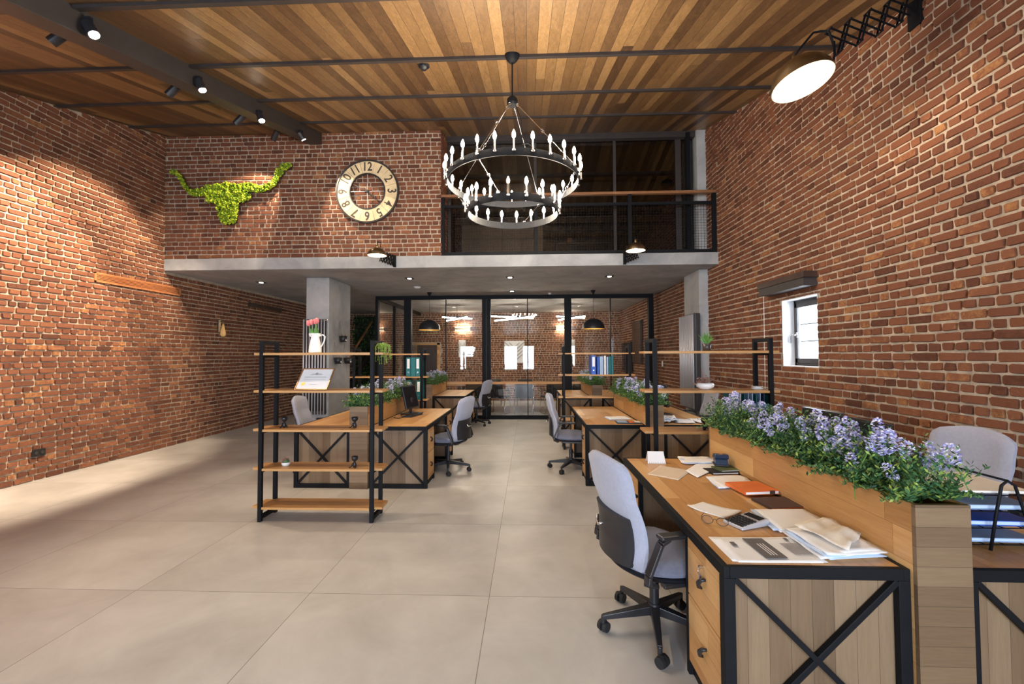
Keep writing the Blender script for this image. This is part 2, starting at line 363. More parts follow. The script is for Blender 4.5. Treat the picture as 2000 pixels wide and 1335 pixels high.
struct('floor', B(XL - .4, XR + .4, YR - .4, YB + .4, -.2, 0), 'floor')
mb = MB(); e = .35
mb.prism([(YR - .3, zc(YR - .3)), (RIDGE, zc(RIDGE)), (YB + .4, zc(YB + .4)), (YB + .4, zc(YB + .4) + .2), (RIDGE, zc(RIDGE) + .2), (YR - .3, zc(YR - .3) + .2)],
         lambda p: (XL - .35, p[0], p[1]), lambda p: (XR + .35, p[0], p[1]))
struct('ceiling', mb, 'ceiling')

def brick_wall(name, P0, U, V, N, w, h, keep, seed, parent=None, jit=1.0, hole=None, dep=.011):
    rnd = random.Random(seed); P0, U, V, N = map(Vector, (P0, U, V, N)); mb = MB(); vs = []; fs = []
    flip = U.cross(V).dot(N) < 0
    PH = .0752; rows = int(h / PH) + 1
    for r in range(rows):
        vb = r * PH; head = r % 2
        u = -rnd.random() * .1 - (.05 if head else 0)
        while u < w:
            L = (.108 if head else .212) * (1 + rnd.uniform(-.10, .10))
            if rnd.random() < .04: L *= .6 if not head else 1.7
            ua, ub = max(u + .006, 0), min(u + L - .007, w); va, vb2 = vb + .007, min(vb + PH - .007, h)
            u += L
            if hole and ub > hole[0] and ua < hole[1] and vb2 > hole[2] and va < hole[3]:
                if va < hole[2] - .02: vb2 = hole[2]
                elif vb2 > hole[3] + .02: va = hole[3]
                elif ua < hole[0]: ub = hole[0]
                else: ua = hole[1]
            if ub - ua < .02 or vb2 - va < .02: continue
            if not (keep(ua, va) and keep(ub, vb2) and keep(ua, vb2) and keep(ub, va)): continue
            wob = .004 * noise.noise(Vector((ua * 1.3, vb * 1.7, seed)))
            d = dep + rnd.uniform(-.004, .005); c = .0065
            j = lambda s=.0035: rnd.uniform(-s, s) * jit
            oct_ = [(ua + c, va), (ub - c, va), (ub, va + c), (ub, vb2 - c), (ub - c, vb2), (ua + c, vb2), (ua, vb2 - c), (ua, va + c)]
            oct_ = [(a + j(), b + j() + wob) for a, b in oct_]
            cu, cv = (ua + ub) / 2, (va + vb2) / 2
            k = len(vs)
            tilt = (j(.003), j(.003))
            fr = []
            for a, b in oct_:
                vs.append(P0 + U * a + V * b - N * .004)
            for a, b in oct_:
                sx = a + (.005 if a < cu else -.005); sy = b + (.005 if b < cv else -.005)
                dd = d + tilt[0] * (1 if a > cu else -1) + tilt[1] * (1 if b > cv else -1)
                vs.append(P0 + U * sx + V * sy + N * dd)
            f = [tuple(range(k + 8, k + 16))] + [(k + i, k + (i + 1) % 8, k + 8 + (i + 1) % 8, k + 8 + i) for i in range(8)]
            if flip: f = [q[::-1] for q in f]
            fs += f
    mb.v = [tuple(v) for v in vs]; mb.f = fs; mb.m = [0] * len(fs)
    return O(name, mb, 'brick', parent, fix=False)

# left wall
wl = struct('wall_left', MB().prism([(YR, 0), (YB + .3, 0), (YB + .3, zc(YB)), (RIDGE, zc(RIDGE)), (YR, zc(YR))], lambda p: (XL - .35, p[0], p[1]), lambda p: (XL, p[0], p[1])), 'mortar')
y0 = .6
brick_wall('brickwork', (XL, y0, 0), (0, 1, 0), (0, 0, 1), (1, 0, 0), YF - y0, 5.5, lambda u, v: v < zc(y0 + u) + .07, 1, wl, dep=.017)
brick_wall('brickwork', (XL, YF, 0), (0, 1, 0), (0, 0, 1), (1, 0, 0), YB - YF, ZS, lambda u, v: not(3.0 < YF + u < 14.9 and v > 3.04), 2, wl)
# right wall with window opening
WY0, WY1, WZ0, WZ1 = 4.80, 5.47, 1.415, 2.228
mb = MB()
T_ = .24
mb.prism([(YR, 0), (WY0, 0), (WY0, zc(WY0)), (YR, zc(YR))], lambda p: (XR, p[0], p[1]), lambda p: (XR + T_, p[0], p[1]))
mb.prism([(WY1, 0), (YB + .3, 0), (YB + .3, zc(YB)), (RIDGE, zc(RIDGE)), (WY1, zc(WY1))], lambda p: (XR, p[0], p[1]), lambda p: (XR + T_, p[0], p[1]))
mb.box(XR, XR + T_, WY0, WY1, 0, WZ0); mb.prism([(WY0, WZ1), (WY1, WZ1), (WY1, zc(WY1)), (WY0, zc(WY0))], lambda p: (XR, p[0], p[1]), lambda p: (XR + T_, p[0], p[1]))
wr = struct('wall_right', mb, 'mortar')
y0 = .9
def keep_r(u, v):
    y = y0 + u
    return v < zc(y) + .07 and not (WY0 + .002 < y < WY1 - .002 and WZ0 + .002 < v < WZ1 - .002)
brick_wall('brickwork', (XR, y0, 0), (0, 1, 0), (0, 0, 1), (-1, 0, 0), YF - y0, 5.5, keep_r, 3, wr, hole=(WY0 - y0, WY1 - y0, WZ0, WZ1))
brick_wall('brickwork', (XR, YF, 0), (0, 1, 0), (0, 0, 1), (-1, 0, 0), YB - YF, ZS, lambda u, v: True, 4, wr)
brick_wall('brickwork', (XR, YF, ZT), (0, 1, 0), (0, 0, 1), (-1, 0, 0), 5.4, 2.5, lambda u, v: v + ZT < zc(YF + u) + .07, 5, wr)
# far wall of the meeting room and of the loft
wb = struct('wall_back', B(XL - .3, XR + .3, YB, YB + .3, 0, 4.2), 'mortar')
DX0, DX1 = -3.93, -3.07
brick_wall('brickwork', (XL, YB, 0), (1, 0, 0), (0, 0, 1), (0, -1, 0), XR - XL, ZS, lambda u, v: not (DX0 < XL + u < DX1 and v < 2.0), 6, wb)
# rear wall behind the viewpoint with the windows that light the room
mb = MB(); xs = [XL] + [q for ab in REARW for q in ab] + [XR]
for i in range(0, len(xs), 2): mb.box(xs[i], xs[i + 1], YR - .3, YR, 0, zc(YR) + .05)
for a, b in REARW: mb.box(a, b, YR - .3, YR, 0, .68); mb.box(a, b, YR - .3, YR, 2.12, zc(YR) + .05)
struct('wall_rear', mb, 'brick_plain')
for i, (a, b) in enumerate(REARW):
    mb = MB(); z0, z1 = .68, 2.12
    mb.box(a, a + .05, YR - .22, YR - .16, z0, z1); mb.box(b - .05, b, YR - .22, YR - .16, z0, z1); mb.box(a, b, YR - .22, YR - .16, z0, z0 + .05); mb.box(a, b, YR - .22, YR - .16, z1 - .05, z1)
    mb.box((a + b) / 2 - .012, (a + b) / 2 + .012, YR - .2, YR - .18, z0, z1)
    for k in (1, 2): mb.box(a, b, YR - .2, YR - .18, z0 + (z1 - z0) * k / 3 - .01, z0 + (z1 - z0) * k / 3 + .01)
    struct('window_%d' % (i + 2), mb, 'darkbrown')

# mezzanine slab, upper brick wall, columns
struct('ceiling_mezzanine_slab', B(XL, XR, YF, YB, ZS, ZT), 'concrete', bev=.006)
XC = -1.47
mb = MB().prism([(YF + .02, ZT), (YB, ZT), (YB, zc(YB)), (RIDGE, zc(RIDGE)), (YF + .02, zc(YF + .02))], lambda p: (XC - .25, p[0], p[1]), lambda p: (XC, p[0], p[1]))
mb.box(XL, XC - .25, YF + .02, YF + .3, ZT, zc(YF))
wf = struct('wall_front', mb, 'mortar')
brick_wall('brickwork', (XL, YF + .02, ZT), (1, 0, 0), (0, 0, 1), (0, -1, 0), XC - XL, zc(YF) - ZT + .005, lambda u, v: True, 7, wf)
brick_wall('brickwork', (XC, YF + .0, ZT), (0, 1, 0), (0, 0, 1), (1, 0, 0), 2.2, 2.5, lambda u, v: v + ZT < zc(YF + u) + .07, 8, wf)
struct('trim_1', B(-4.19, -3.75, 8.0, 8.98, 0, ZS), 'concrete', bev=.01)['label'] = 'concrete column'
mb = MB().box(2.98, XR, 7.62, 8.35, 0, ZS); mb.box(2.98, XR, 7.62, 8.35, ZT, zc(8.0))
struct('trim_2', mb, 'concrete', bev=.01)

# ceiling: long steel beam and cross bars
def slope_box(x0, x1, ya, yb, d0, d1):
    m = MB(); return m.prism([(ya, zc(ya) - d0), (yb, zc(yb) - d0), (yb, zc(yb) - d1), (ya, zc(ya) - d1)], lambda p: (x0, p[0], p[1]), lambda p: (x1, p[0], p[1]))
beam = struct('trim_3', slope_box(-3.735, -3.53, -1, YF + .01, -.02, .205), 'darkbrown', bev=.004)
for k, yb in enumerate((.98, 2.08, 3.18, 4.33, 5.45, 6.52, 7.7)):
    a = XC if yb > YF else XL
    w = .06
    struct('trim_%d' % (k + 4), slope_box(a, XR, yb - w / 2, yb + w / 2, -.01, .028), 'darkbrown')
for k, yb in enumerate((9.3, 10.4, 11.5)):
    struct('trim_%d' % (k + 12), slope_box(XC, XR, yb - .04, yb + .04, -.01, .05), 'darkbrown')

# right window
mb = MB(); t = .012
mb.box(XR, XR + T_, WY1 - t, WY1 + .01, WZ0, WZ1); mb.box(XR, XR + T_, WY0 - .01, WY0 + t, WZ0, WZ1); mb.box(XR, XR + T_, WY0 + t, WY1 - t, WZ1 - t, WZ1 + .01); mb.box(XR, XR + T_, WY0 + t, WY1 - t, WZ0 - .01, WZ0 + t)
w1 = struct('window_1', mb, 'plaster')
mb = MB(); fx0, fx1 = XR + .14, XR + .18
for q in ((WY0, WY0 + .045, WZ0, WZ1), (WY1 - .045, WY1, WZ0, WZ1), (WY0, WY1, WZ0, WZ0 + .045), (WY0, WY1, WZ1 - .045, WZ1)): mb.box(fx0, fx1, *q)
for q in ((WY0 + .04, WY0 + .09, WZ0 + .045, WZ1 - .045), (WY1 - .09, WY1 - .04, WZ0 + .045, WZ1 - .045), (WY0 + .045, WY1 - .045, WZ0 + .045, WZ0 + .10), (WY0 + .045, WY1 - .045, WZ1 - .10, WZ1 - .045)): mb.box(fx0 - .015, fx0 + .012, *q)
O('window_frame', mb, 'darkbrown', w1, bev=.003)
mb = MB()
for k in (1, 2): z = WZ0 + .1 + (WZ1 - WZ0 - .2) * k / 3; mb.box(fx0 + .02, fx0 + .03, WY0 + .1, WY1 - .1, z - .006, z + .006)
O('glazing_bar', mb, 'darkbrown', w1)
O('window_pane', B(fx0 + .01, fx0 + .015, WY0 + .1, WY1 - .1, WZ0 + .1, WZ1 - .1), 'glass', w1)
mb = MB().cyl((fx0 - .02, WY1 - .09, 1.80), (fx0 - .06, WY1 - .09, 1.80), .010); mb.tube([(fx0 - .06, WY1 - .09, 1.80), (fx0 - .065, WY1 - .06, 1.80), (fx0 - .065, WY1 - .04, 1.79), (fx0 - .065, WY1 - .035, 1.70)], .009)
mb.box(fx0 - .025, fx0 - .015, WY1 - .105, WY1 - .075, 1.765, 1.83)
O('window_handle', mb, 'chrome', w1, smooth=True)
bl = thing('roller_blind_housing', 'dark brown box of a rolled blind on the brick above the small bright window', 'blind', (XR, 5.24, 2.33))
mb = MB().box(-.17, 0, -.47, .47, .07, .14); O('valance', mb, 'darkwood', bl, bev=.003)
mb = MB().box(-.16, 0, -.45, .45, -.02, .07); O('roller_cassette', mb, 'darkbrown', bl, bev=.003)
mb = MB().tube([(-.12, .41, -.02), (-.12, .42, -1.35)], .0025, 5); O('pull_cord', mb, 'whiteplastic', bl)

# glass partition, one framed bay after another
def bay(x0, x1, w0, w1_, door=None, hidden=False):
    pass
part = struct('wall_glass', B(-3.80, 3.05, YP, YP + .09, 2.955, ZS), 'steel')
for a, b in ((-3.80, -3.73), (-3.08, -2.90), (-1.135, -.925), (.89, 1.06), (2.93, 3.05)): O('frame_post', B(a, b, YP - .02, YP + .11, 0, 2.955), 'steel', part, bev=.004)
O('frame_post', B(-1.04, -1.02, YP - .03, YP - .02, 0, 2.955), 'black', part)
for a, b in ((-3.73, -3.08), (-2.90, -1.135), (-.925, .89), (1.06, 2.93)): O('bottom_rail', B(a, b, YP, YP + .09, 0, .09), 'steel', part)
for a, b in ((-2.05, -2.03), (-.025, -.003), (2.005, 2.027)): O('joint_profile', B(a, b, YP + .02, YP + .07, .09, 2.955), 'steel', part)
for a, b in ((-3.73, -3.08), (-2.90, -2.05), (-2.03, -1.135), (-.925, -.025), (-.003, .89), (1.06, 2.005), (2.027, 2.93)): O('glass_pane', B(a, b, YP + .04, YP + .05, .09, 2.955), 'glass', part)
O('side_glass_pane', B(-3.77, -3.76, YP + .11, YB, .09, 2.955), 'glass', part)
mb = MB().box(-3.80, -3.73, YP + .11, YB, 2.955, ZS); mb.box(-3.80, -3.73, YP + .11, YB, 0, .09)
for y in (12.0, 13.4): mb.box(-3.80, -3.73, y, y + .06, .09, 2.955)
O('side_frame', mb, 'steel', part)
# meeting-room door
d1 = struct('door_1', B(DX0 + .08, DX1 - .08, YB - .03, YB + .02, 0, 1.93), 'darkwood', bev=.004)
O('door_panel', B(DX0 + .2, DX1 - .2, YB - .04, YB - .03, 1.1, 1.8), 'darkbrown', d1); O('door_panel', B(DX0 + .2, DX1 - .2, YB - .04, YB - .03, .2, .95), 'darkbrown', d1)
mb = MB().box(DX0, DX0 + .08, YB - .06, YB, 0, 2.0); mb.box(DX1 - .08, DX1, YB - .06, YB, 0, 2.0); mb.box(DX0, DX1, YB - .06, YB, 1.93, 2.0); O('door_frame', mb, 'oak_y_z', d1)
O('door_handle', MB().tube([(DX0 + .15, YB - .03, 1.0), (DX0 + .15, YB - .08, 1.0), (DX0 + .27, YB - .08, 1.0)], .009), 'chrome', d1)

# loft glazing behind the railing
YG = 7.78
gl = struct('wall_loft_glass', B(XC, 2.98, YG, YG + .06, 5.44, 5.52), 'darkbrown')
O('glazing_sill', B(XC, 2.98, YG, YG + .06, ZT, ZT + .05), 'darkbrown', gl)
for x in (XC + .02, .12, 1.55, 2.66): O('glazing_bar', B(x, x + (.05 if x < 2.5 else .10), YG, YG + .06, ZT + .05, 5.44), 'darkbrown', gl)
for a, b in ((XC + .07, .12), (.17, 1.55), (1.60, 2.66), (2.76, 2.98)): O('glass_pane', B(a, b, YG + .025, YG + .033, ZT + .05, 5.44), 'glass_tinted', gl)
O('loft_post', B(2.81, 2.88, YG - .12, YG - .05, ZT, 5.50), 'steel', gl)
O('loft_head_beam', B(XC, XR, YG - .1, YG, 5.43, zc(YG) + .02), 'darkbrown', gl)
mb = MB().box(XC, XR, 12.6, 12.8, ZT, zc(12.6)); struct('wall_loft_back', mb, 'darkwood')

# balcony railing
rl = thing('balcony_railing', 'black steel mezzanine railing with wire mesh infill and wooden handrail', 'railing', (0, YF + .05, ZT))
posts = [-1.44, .14, 1.71, 3.10]
for x in posts: O('post', B(x - .03, x + .03, -.03, .03, 0, 1.0), 'steel', rl, bev=.003)
O('handrail', B(XC, XR - .02, -.04, .04, 1.0, 1.045), 'handrail', rl, bev=.006)
for i in range(3):
    a, b = posts[i] + .03, posts[i + 1] - .03
    O('mid_rail', B(a, b, -.02, .02, .82, .865), 'steel', rl); O('bottom_rail', B(a, b, -.025, .025, 0, .06), 'steel', rl)
    mb = MB(); n = int((b - a) / .045)
    for k in range(1, n): x = a + (b - a) * k / n; mb.bar((x, 0, .06), (x, 0, .82), .0035, .0035)
    for k in range(1, 17): z = .06 + .76 * k / 17; mb.bar((a, .003, z), (b, .003, z), .0035, .0035)
    O('wire_mesh', mb, 'steel', rl, fix=False)

# ================================================================== LAMPS
# chandelier
CX, CY = -.147, 4.30
ch = thing('chandelier', 'large black two-ring wheel chandelier with many lit candle bulbs', 'chandelier', (CX, CY, 0))
O('ceiling_canopy', MB().lathe([(.001, 4.53), (.03, 4.535), (.06, 4.57), (.075, 4.60), (.075, 4.62)], 20), 'steel', ch, smooth=True)
O('suspension_rod', MB().cyl((0, 0, 4.16), (0, 0, 4.55), .007, n=10), 'steel', ch)
O('hub', MB().lathe([(.001, 4.09), (.045, 4.09), (.055, 4.11), (.055, 4.15), (.04, 4.17), (.001, 4.17)], 20), 'steel', ch, smooth=False)
def ring(r, z0, z1, t=.007, n=72):
    m = MB(); return m.lathe([(r, z0), (r, z1), (r - t, z1), (r - t, z0), (r, z0)], n)
BM = None
def candle(r, z, ang, lit=True, sub=None):
    global BM
    c, s_ = math.cos(ang), math.sin(ang)
    if BM is None:
        # candle holder: arm, cup and sleeve; bulb on top
        m = MB().bar((-.02, 0, -.02), (.0, 0, -.02), .02, .006); m.lathe([(.001, -.03), (.014, -.028), (.016, -.022), (.011, -.018), (.011, .085), (.001, .085)], 10)
        m.lathe([(.017, -.022), (.017, -.014), (.011, -.014)], 10)
        hold = O('candle_holder', m, 'chrome', ch, smooth=True)
        mb_ = MB().lathe([(.009, .085), (.015, .098), (.0165, .112), (.013, .130), (.006, .147), (.0005, .155)], 8)
        bulb = O('bulb', mb_, 'bulb', hold, smooth=True)
        m2 = mb_; bulb_off = bpy.data.meshes.new('bulb'); bulb_off.from_pydata(m2.v, [], m2.f); bulb_off.materials.append(M['bulb_off'])
        BM = (hold.data, bulb.data, bulb_off); hold['first'] = 1; del hold['first']
    else:
        hold = bpy.data.objects.new('candle_holder', BM[0]); C.objects.link(hold); hold.parent = ch
        bulb = bpy.data.objects.new('bulb', BM[1]); C.objects.link(bulb); bulb.parent = hold
    if not lit: bulb.data = BM[2]; bulb['label'] = 'unlit candle bulb'
    hold.location = ((r + .02) * c, (r + .02) * s_, z); hold.rotation_euler = (0, 0, ang)
O('upper_ring', ring(.66, 3.275, 3.345), 'steel', ch)
O('lower_ring', ring(.455, 2.965, 3.035), 'steel', ch)
for i in range(26): candle(.66, 3.33, 2 * PI * (i + .5) / 26 + .05)
for i in range(18): candle(.455, 3.02, 2 * PI * (i + .35) / 18, lit=(i != 13))
def chain_wire(p, q, seed):
    m = MB(); p, q = Vector(p), Vector(q)
    m.tube([p, p.lerp(q, .44)], .003, 6); m.tube([p.lerp(q, .48), q], .003, 6)
    for t in (.45, .47, .02, .97):
        c = p.lerp(q, t); m.tube([c + Vector((.012 * math.cos(a), .004, .012 * math.sin(a))) for a in [k * PI / 4 for k in range(8)]], .0025, 5, closed=True)
    return m
for k in range(4):
    a = PI / 4 + k * PI / 2 + .35
    O('suspension_wire', chain_wire((.045 * math.cos(a), .045 * math.sin(a), 4.10), (.66 * math.cos(a), .66 * math.sin(a), 3.345), k), 'chrome', ch)
    O('suspension_wire', chain_wire((.655 * math.cos(a), .655 * math.sin(a), 3.28), (.455 * math.cos(a + .2), .455 * math.sin(a + .2), 3.035), k), 'chrome', ch)
O('power_cord', MB().tube([(.03, 0, 4.10), (.09, .01, 3.95), (.10, .02, 3.7), (.16, -.4, 3.5), (.2, -.60, 3.36)], .003, 5), 'steel', ch, smooth=True)

# track spots on the beam
def track_spot(loc, target, label, energy, size=44, blend=.35):
    loc, target = Vector(loc), Vector(target)
    t = thing('track_spotlight', label, 'spotlight', loc, 0, 'spotlights on the ceiling beam')
    d = (target - loc).normalized()
    deep = .085 if loc.x < -3.9 else .028
    O('lamp_body', MB().lathe([(.001, -.07), (.042, -.07), (.042, deep + .012), (.037, deep + .012), (.036, .0), (.001, .0)], 20, (0, 0, 0), d.to_track_quat('Z', 'Y').to_matrix()), 'plastic', t)
    O('lens', MB().cyl(d * (.002 if deep > .05 else .030), d * (.012 if deep > .05 else .044), .034, n=18), 'lens', t)
    up = Vector((-3.63, loc.y + .0, zc(loc.y) - .14)) - loc
    m = MB().bar((0, 0, 0), (0, 0, .10), .012, .03); m.bar((0, 0, .10), (up.x * .55, 0, .10), .03, .02); O('bracket', m, 'plastic', t)
    light('spot_beam', 'SPOT', loc + d * (deep + .02), energy, WARM, .03, target, size, blend)
RS = [(-3.47, 3.25, 4.17), (-3.47, 4.40, 4.44), (-3.47, 5.43, 4.67), (-3.47, 6.45, 4.94)]
LS = [(-3.99, 3.48, 4.32), (-3.99, 4.66, 4.59), (-3.99, 5.78, 4.87), (-3.99, 6.62, 5.08)]
names = ['nearest', 'second nearest', 'third nearest', 'farthest']
RT = [(-.9, 3.4, 0), (-1.6, 4.7, 0), (-1.6, 4.9, 0), (-2.85, 7.2, 3.75)]
LT = [(-6.29, 2.9, 2.0), (-6.29, 4.5, 2.1), (-6.29, 5.7, 2.3), (-5.0, 7.2, 3.95)]
for i in range(4):
    track_spot(RS[i], RT[i], '%s of the lit spotlights on the room-facing side of the ceiling beam' % names[i], [220, 220, 160, 190][i], [80, 80, 70, 62][i])
    track_spot(LS[i], LT[i], '%s of the black spotlights on the left wall side of the ceiling beam' % names[i], [1100, 1100, 850, 220][i], [72, 72, 70, 58][i])

def dome(rad, h, t=.003, n=36):
    """open-down hemisphere-like shade, rim at z=0, top at z=h"""
    out = [(rad * math.cos(a), h * math.sin(a)) for a in [PI / 2 * k / 12 for k in range(12)]] + [(.02, h)]
    inn = [((rad - t) * math.cos(a), (h - t) * math.sin(a)) for a in [PI / 2 * k / 12 for k in range(12)]] + [(.001, h - t)]
    return out, inn
def shade_parts(t, rad, h, rot, c, mat_out, hasneck=True):
    out, inn = dome(rad, h)
    R3 = rot; mb = MB(); mb.lathe(out, 40, c, R3)
    if hasneck: mb.lathe([(.02, h - .002), (.022, h + .03), (.012, h + .06), (.001, h + .062)], 16, c, R3)
    sh = O('lamp_shade', mb, mat_out, t, smooth=True)
    mb = MB(); mb.lathe(inn, 40, c, R3); O('shade_lining', mb, 'white_enamel', sh, smooth=True)
    mb = MB(); mb.sph(Vector(c) + R3 @ Vector((0, 0, h * .42)), min(.038, rad * .25)); O('bulb', mb, 'lampbulb', t, smooth=True)
def scissor(t, p0, p1, h, n, off=.018, name='scissor_arm', up=(0, 0, 1)):
    """lattice of crossing flat bars in the plane of p0-p1 and up"""
    p0, p1 = Vector(p0), Vector(p1); up = Vector(up); d = (p1 - p0) / n; s = d.normalized().cross(up).normalized()
    up = s.cross(d.normalized()).normalized()
    m = MB()
    for side in (-1, 1):
        for k in range(n):
            a, b = p0 + d * k, p0 + d * (k + 1); o = s * off * side
            m.bar(a - up * h / 2 + o, b + up * h / 2 + o, .004, .016, up=up); m.bar(a + up * h / 2 + o * .8, b - up * h / 2 + o * .8, .004, .016, up=up)
    for k in range(n + 1):
        a = p0 + d * k
        for q in (-1, 1): m.cyl(a + up * h / 2 * q - s * off * 1.3, a + up * h / 2 * q + s * off * 1.3, .007, n=8)
        if k < n: m.cyl(a + d / 2 - s * off * 1.3, a + d / 2 + s * off * 1.3, .007, n=8)
    return O(name, m, 'steel', t)

# large wall lamp on the right
bw = thing('scissor_wall_lamp', 'large bronze dome lamp on black scissor arm high on right wall', 'lamp', (XR, 3.52, 4.36))
Lc = Vector((2.215 - XR, -.02, 3.745 - 4.36))
O('wall_plate', B(-.03, 0, -.06, .06, -.17, .17), 'steel', bw, bev=.004)
scissor(bw, (-.03, 0, .02), (-.66, 0, -.27), .20, 4, .03)
R3 = Matrix.Rotation(R_(-9), 3, 'Y') @ Matrix.Rotation(R_(-9), 3, 'X')
shade_parts(bw, .222, .20, R3, Lc, 'brass')
top = Lc + R3 @ Vector((0, 0, .255))
O('gooseneck', MB().tube([top, top + Vector((.05, 0, .06)), top + Vector((.16, 0, .19)), top + Vector((.22, 0, .20)), (-.70, 0, -.18), (-.66, 0, -.30)], .009, 8), 'steel', bw, smooth=True)
O('support_rod', MB().tube([(-.66, 0, -.27), (-.655, 0, -.38), Lc + R3 @ Vector((.228, 0, .05))], .010, 8), 'steel', bw, smooth=True)
lw = Vector((XR, 3.52, 4.36)) + Lc
light('wall_lamp_light', 'SPOT', lw + Vector((-.01, 0, .01)), 45, WARM, .06, lw + R3 @ Vector((0, 0, -1)), 150, .5)

# two small wall lamps on the slab edge
def slab_lamp(bx, lx, lz, label):
    t = thing('scissor_wall_lamp', label, 'lamp', (bx, YF, 3.16)); s = 1 if lx > bx else -1
    O('wall_plate', B(-.02, .02, -.05, 0, -.10, .10), 'steel', t)
    scissor(t, (0, -.05, 0), (s * .13, -.34, .02), .17, 5, .02)
    dx, dz = lx - bx, lz - 3.16
    shade_parts(t, .145, .125, Matrix.Identity(3), (dx, -.62, dz), 'brass')
    O('gooseneck', MB().tube([(s * .13, -.34, .0), (s * .13, -.36, .16), (dx * .8, -.48, dz + .24), (dx, -.60, dz + .22), (dx, -.62, dz + .18)], .006, 8), 'steel', t, smooth=True)
    light('slab_lamp_light', 'SPOT', (lx, YF - .62, lz + .005), 22, WARMW, .04, (lx, YF - .62, 0), 150, .6)
slab_lamp(-2.245, -2.335, 3.12, 'small brass dome lamp clipped to slab edge below the clock')
slab_lamp(1.60, 1.635, 3.14, 'small brass dome lamp clipped to slab edge below balcony railing')

# recessed downlights
for x, y, lb in ((-5.35, 8.45, 'square recessed downlight nearest the left brick wall'), (-2.27, 8.18, 'recessed downlight near the clock-side slab lamp'), (-.34, 8.19, 'recessed downlight in the middle of the front row'), (1.54, 8.19, 'recessed downlight on the right side of the soffit'), (-.37, 9.97, 'recessed downlight just before the glass partition')):
    t = thing('recessed_downlight', lb, 'downlight', (x, y, ZS), 0, 'downlights in the concrete soffit')
    m = MB().box(-.075, .075, -.075, .075, -.006, .0); O('bezel', m, 'steel', t); O('lens', MB().cyl((0, 0, -.012), (0, 0, -.005), .038, n=16), 'downlens', t)
    light('downlight_beam', 'SPOT', (x, y, ZS - .02), 20, WARMW, .03, (x, y, 0), 110, .6)
for x, y, lb, c in ((-2.39, 9.23, 'white round smoke detector on the soffit near the left pendant', .07), (.52, 10.35, 'small white sensor on the soffit before glass partition', .04)):
    t = thing('smoke_detector', lb, 'detector', (x, y, ZS)); O('housing', MB().lathe([(.001, -.035), (c * .6, -.033), (c, -.015), (c, 0)], 20), 'whiteplastic', t, smooth=True); O('mounting_ring', MB().lathe([(c * 1.1, 0), (c * 1.1, -.006), (c, -.008)], 20), 'whiteplastic', t)
t = thing('ceiling_sensor', 'small black dome sensor on the wooden ceiling left of the chandelier', 'sensor', (-1.10, 4.49, zc(4.49)))
O('dome', MB().lathe([(.001, -.055), (.03, -.05), (.045, -.02), (.05, .0)], 18), 'plastic', t, smooth=True); O('base_ring', MB().lathe([(.062, .01), (.062, -.015), (.05, -.018)], 18), 'plastic', t)

# dome pendants over the back desks
for x, y, lb in ((-2.32, 10.08, 'black dome pendant hanging left of the glass meeting room doors'), (1.50, 10.0, 'black dome pendant hanging right of the glass meeting room doors')):
    t = thing('dome_pendant', lb, 'pendant lamp', (x, y, 0), 0, 'dome pendants before the partition')
    out, inn = dome(.255, .24)
    sh = O('lamp_shade', MB().lathe(out, 36, (0, 0, 2.165)), 'plastic', t, smooth=True)
    O('shade_lining', MB().lathe(inn, 36, (0, 0, 2.165)), 'gold', sh, smooth=True)
    O('cord', MB().cyl((0, 0, 2.40), (0, 0, ZS - .05), .003, n=6), 'steel', t); O('ceiling_cup', MB().lathe([(.012, ZS - .09), (.055, ZS - .01), (.055, ZS)], 16), 'steel', t, smooth=True)
    O('bulb', MB().sph((0, 0, 2.27), .035), 'lampbulb', t, smooth=True)
    light('pendant_light', 'SPOT', (x, y, 2.21), 25, WARM, .05, (x, y, 0), 130, .6)

# ================================================================== MEETING ROOM
def led(x, y, z, label, pts):
    t = thing('linear_pendant', label, 'pendant lamp', (x, y, z), 0, 'crossed tube pendants in the meeting room')
    for (a, b) in pts:
        O('light_tube', MB().cyl(a, b, .02, n=10), 'tube', t); m = MB().bar(Vector(a) + Vector((0, 0, .03)), Vector(b) + Vector((0, 0, .03)), .05, .03); O('housing', m, 'steel', t)
    m = MB()
    for (a, b) in pts: q = (Vector(a) + Vector(b)) / 2; m.cyl(q + Vector((0, 0, .04)), (q.x, q.y, ZS - z), .002, n=5)
    O('suspension_wire', m, 'steel', t)
LP = [((-.42, 0, .03), (.42, .25, .0)), ((-.34, .3, -.05), (.36, -.3, .0))]
led(-2.10, 12.6, 2.66, 'crossed glowing tube pendant left of the door frame in meeting room', LP)
led(-.44, 12.6, 2.66, 'crossed glowing tube pendant seen through the glass doors', [((-.62, -.1, .04), (.6, .2, .0)), ((-.55, .3, -.06), (.6, -.3, .0))])
led(1.25, 12.6, 2.66, 'crossed glowing tube pendant right of the door frame in meeting room', LP)
for x, lb in ((-2.26, 'glowing wall sconce on the far brick wall, left one'), (1.22, 'glowing wall sconce on the far brick wall, right one')):
    t = thing('wall_sconce', lb, 'sconce', (x, YB - .02, 2.48), 0, 'up-down sconces on the far wall')
    O('sconce_box', B(-.27, .27, -.10, 0, -.045, .045), 'brass', t, bev=.004)
    O('upper_lens', B(-.25, .25, -.09, -.01, .046, .05), 'sconcelens', t); O('lower_lens', B(-.25, .25, -.09, -.01, -.05, -.046), 'sconcelens', t)
    light('sconce_up', 'AREA', (x, YB - .08, 2.54), 7, WARM, target=(x, YB, 3.0), sx=.5, sy=.05); light('sconce_down', 'AREA', (x, YB - .08, 2.42), 7, WARM, target=(x, YB, 1.9), sx=.5, sy=.05)
t = thing('meeting_table', 'long live-edge wooden meeting table behind the glass partition', 'table', (-.35, 12.6, 0))
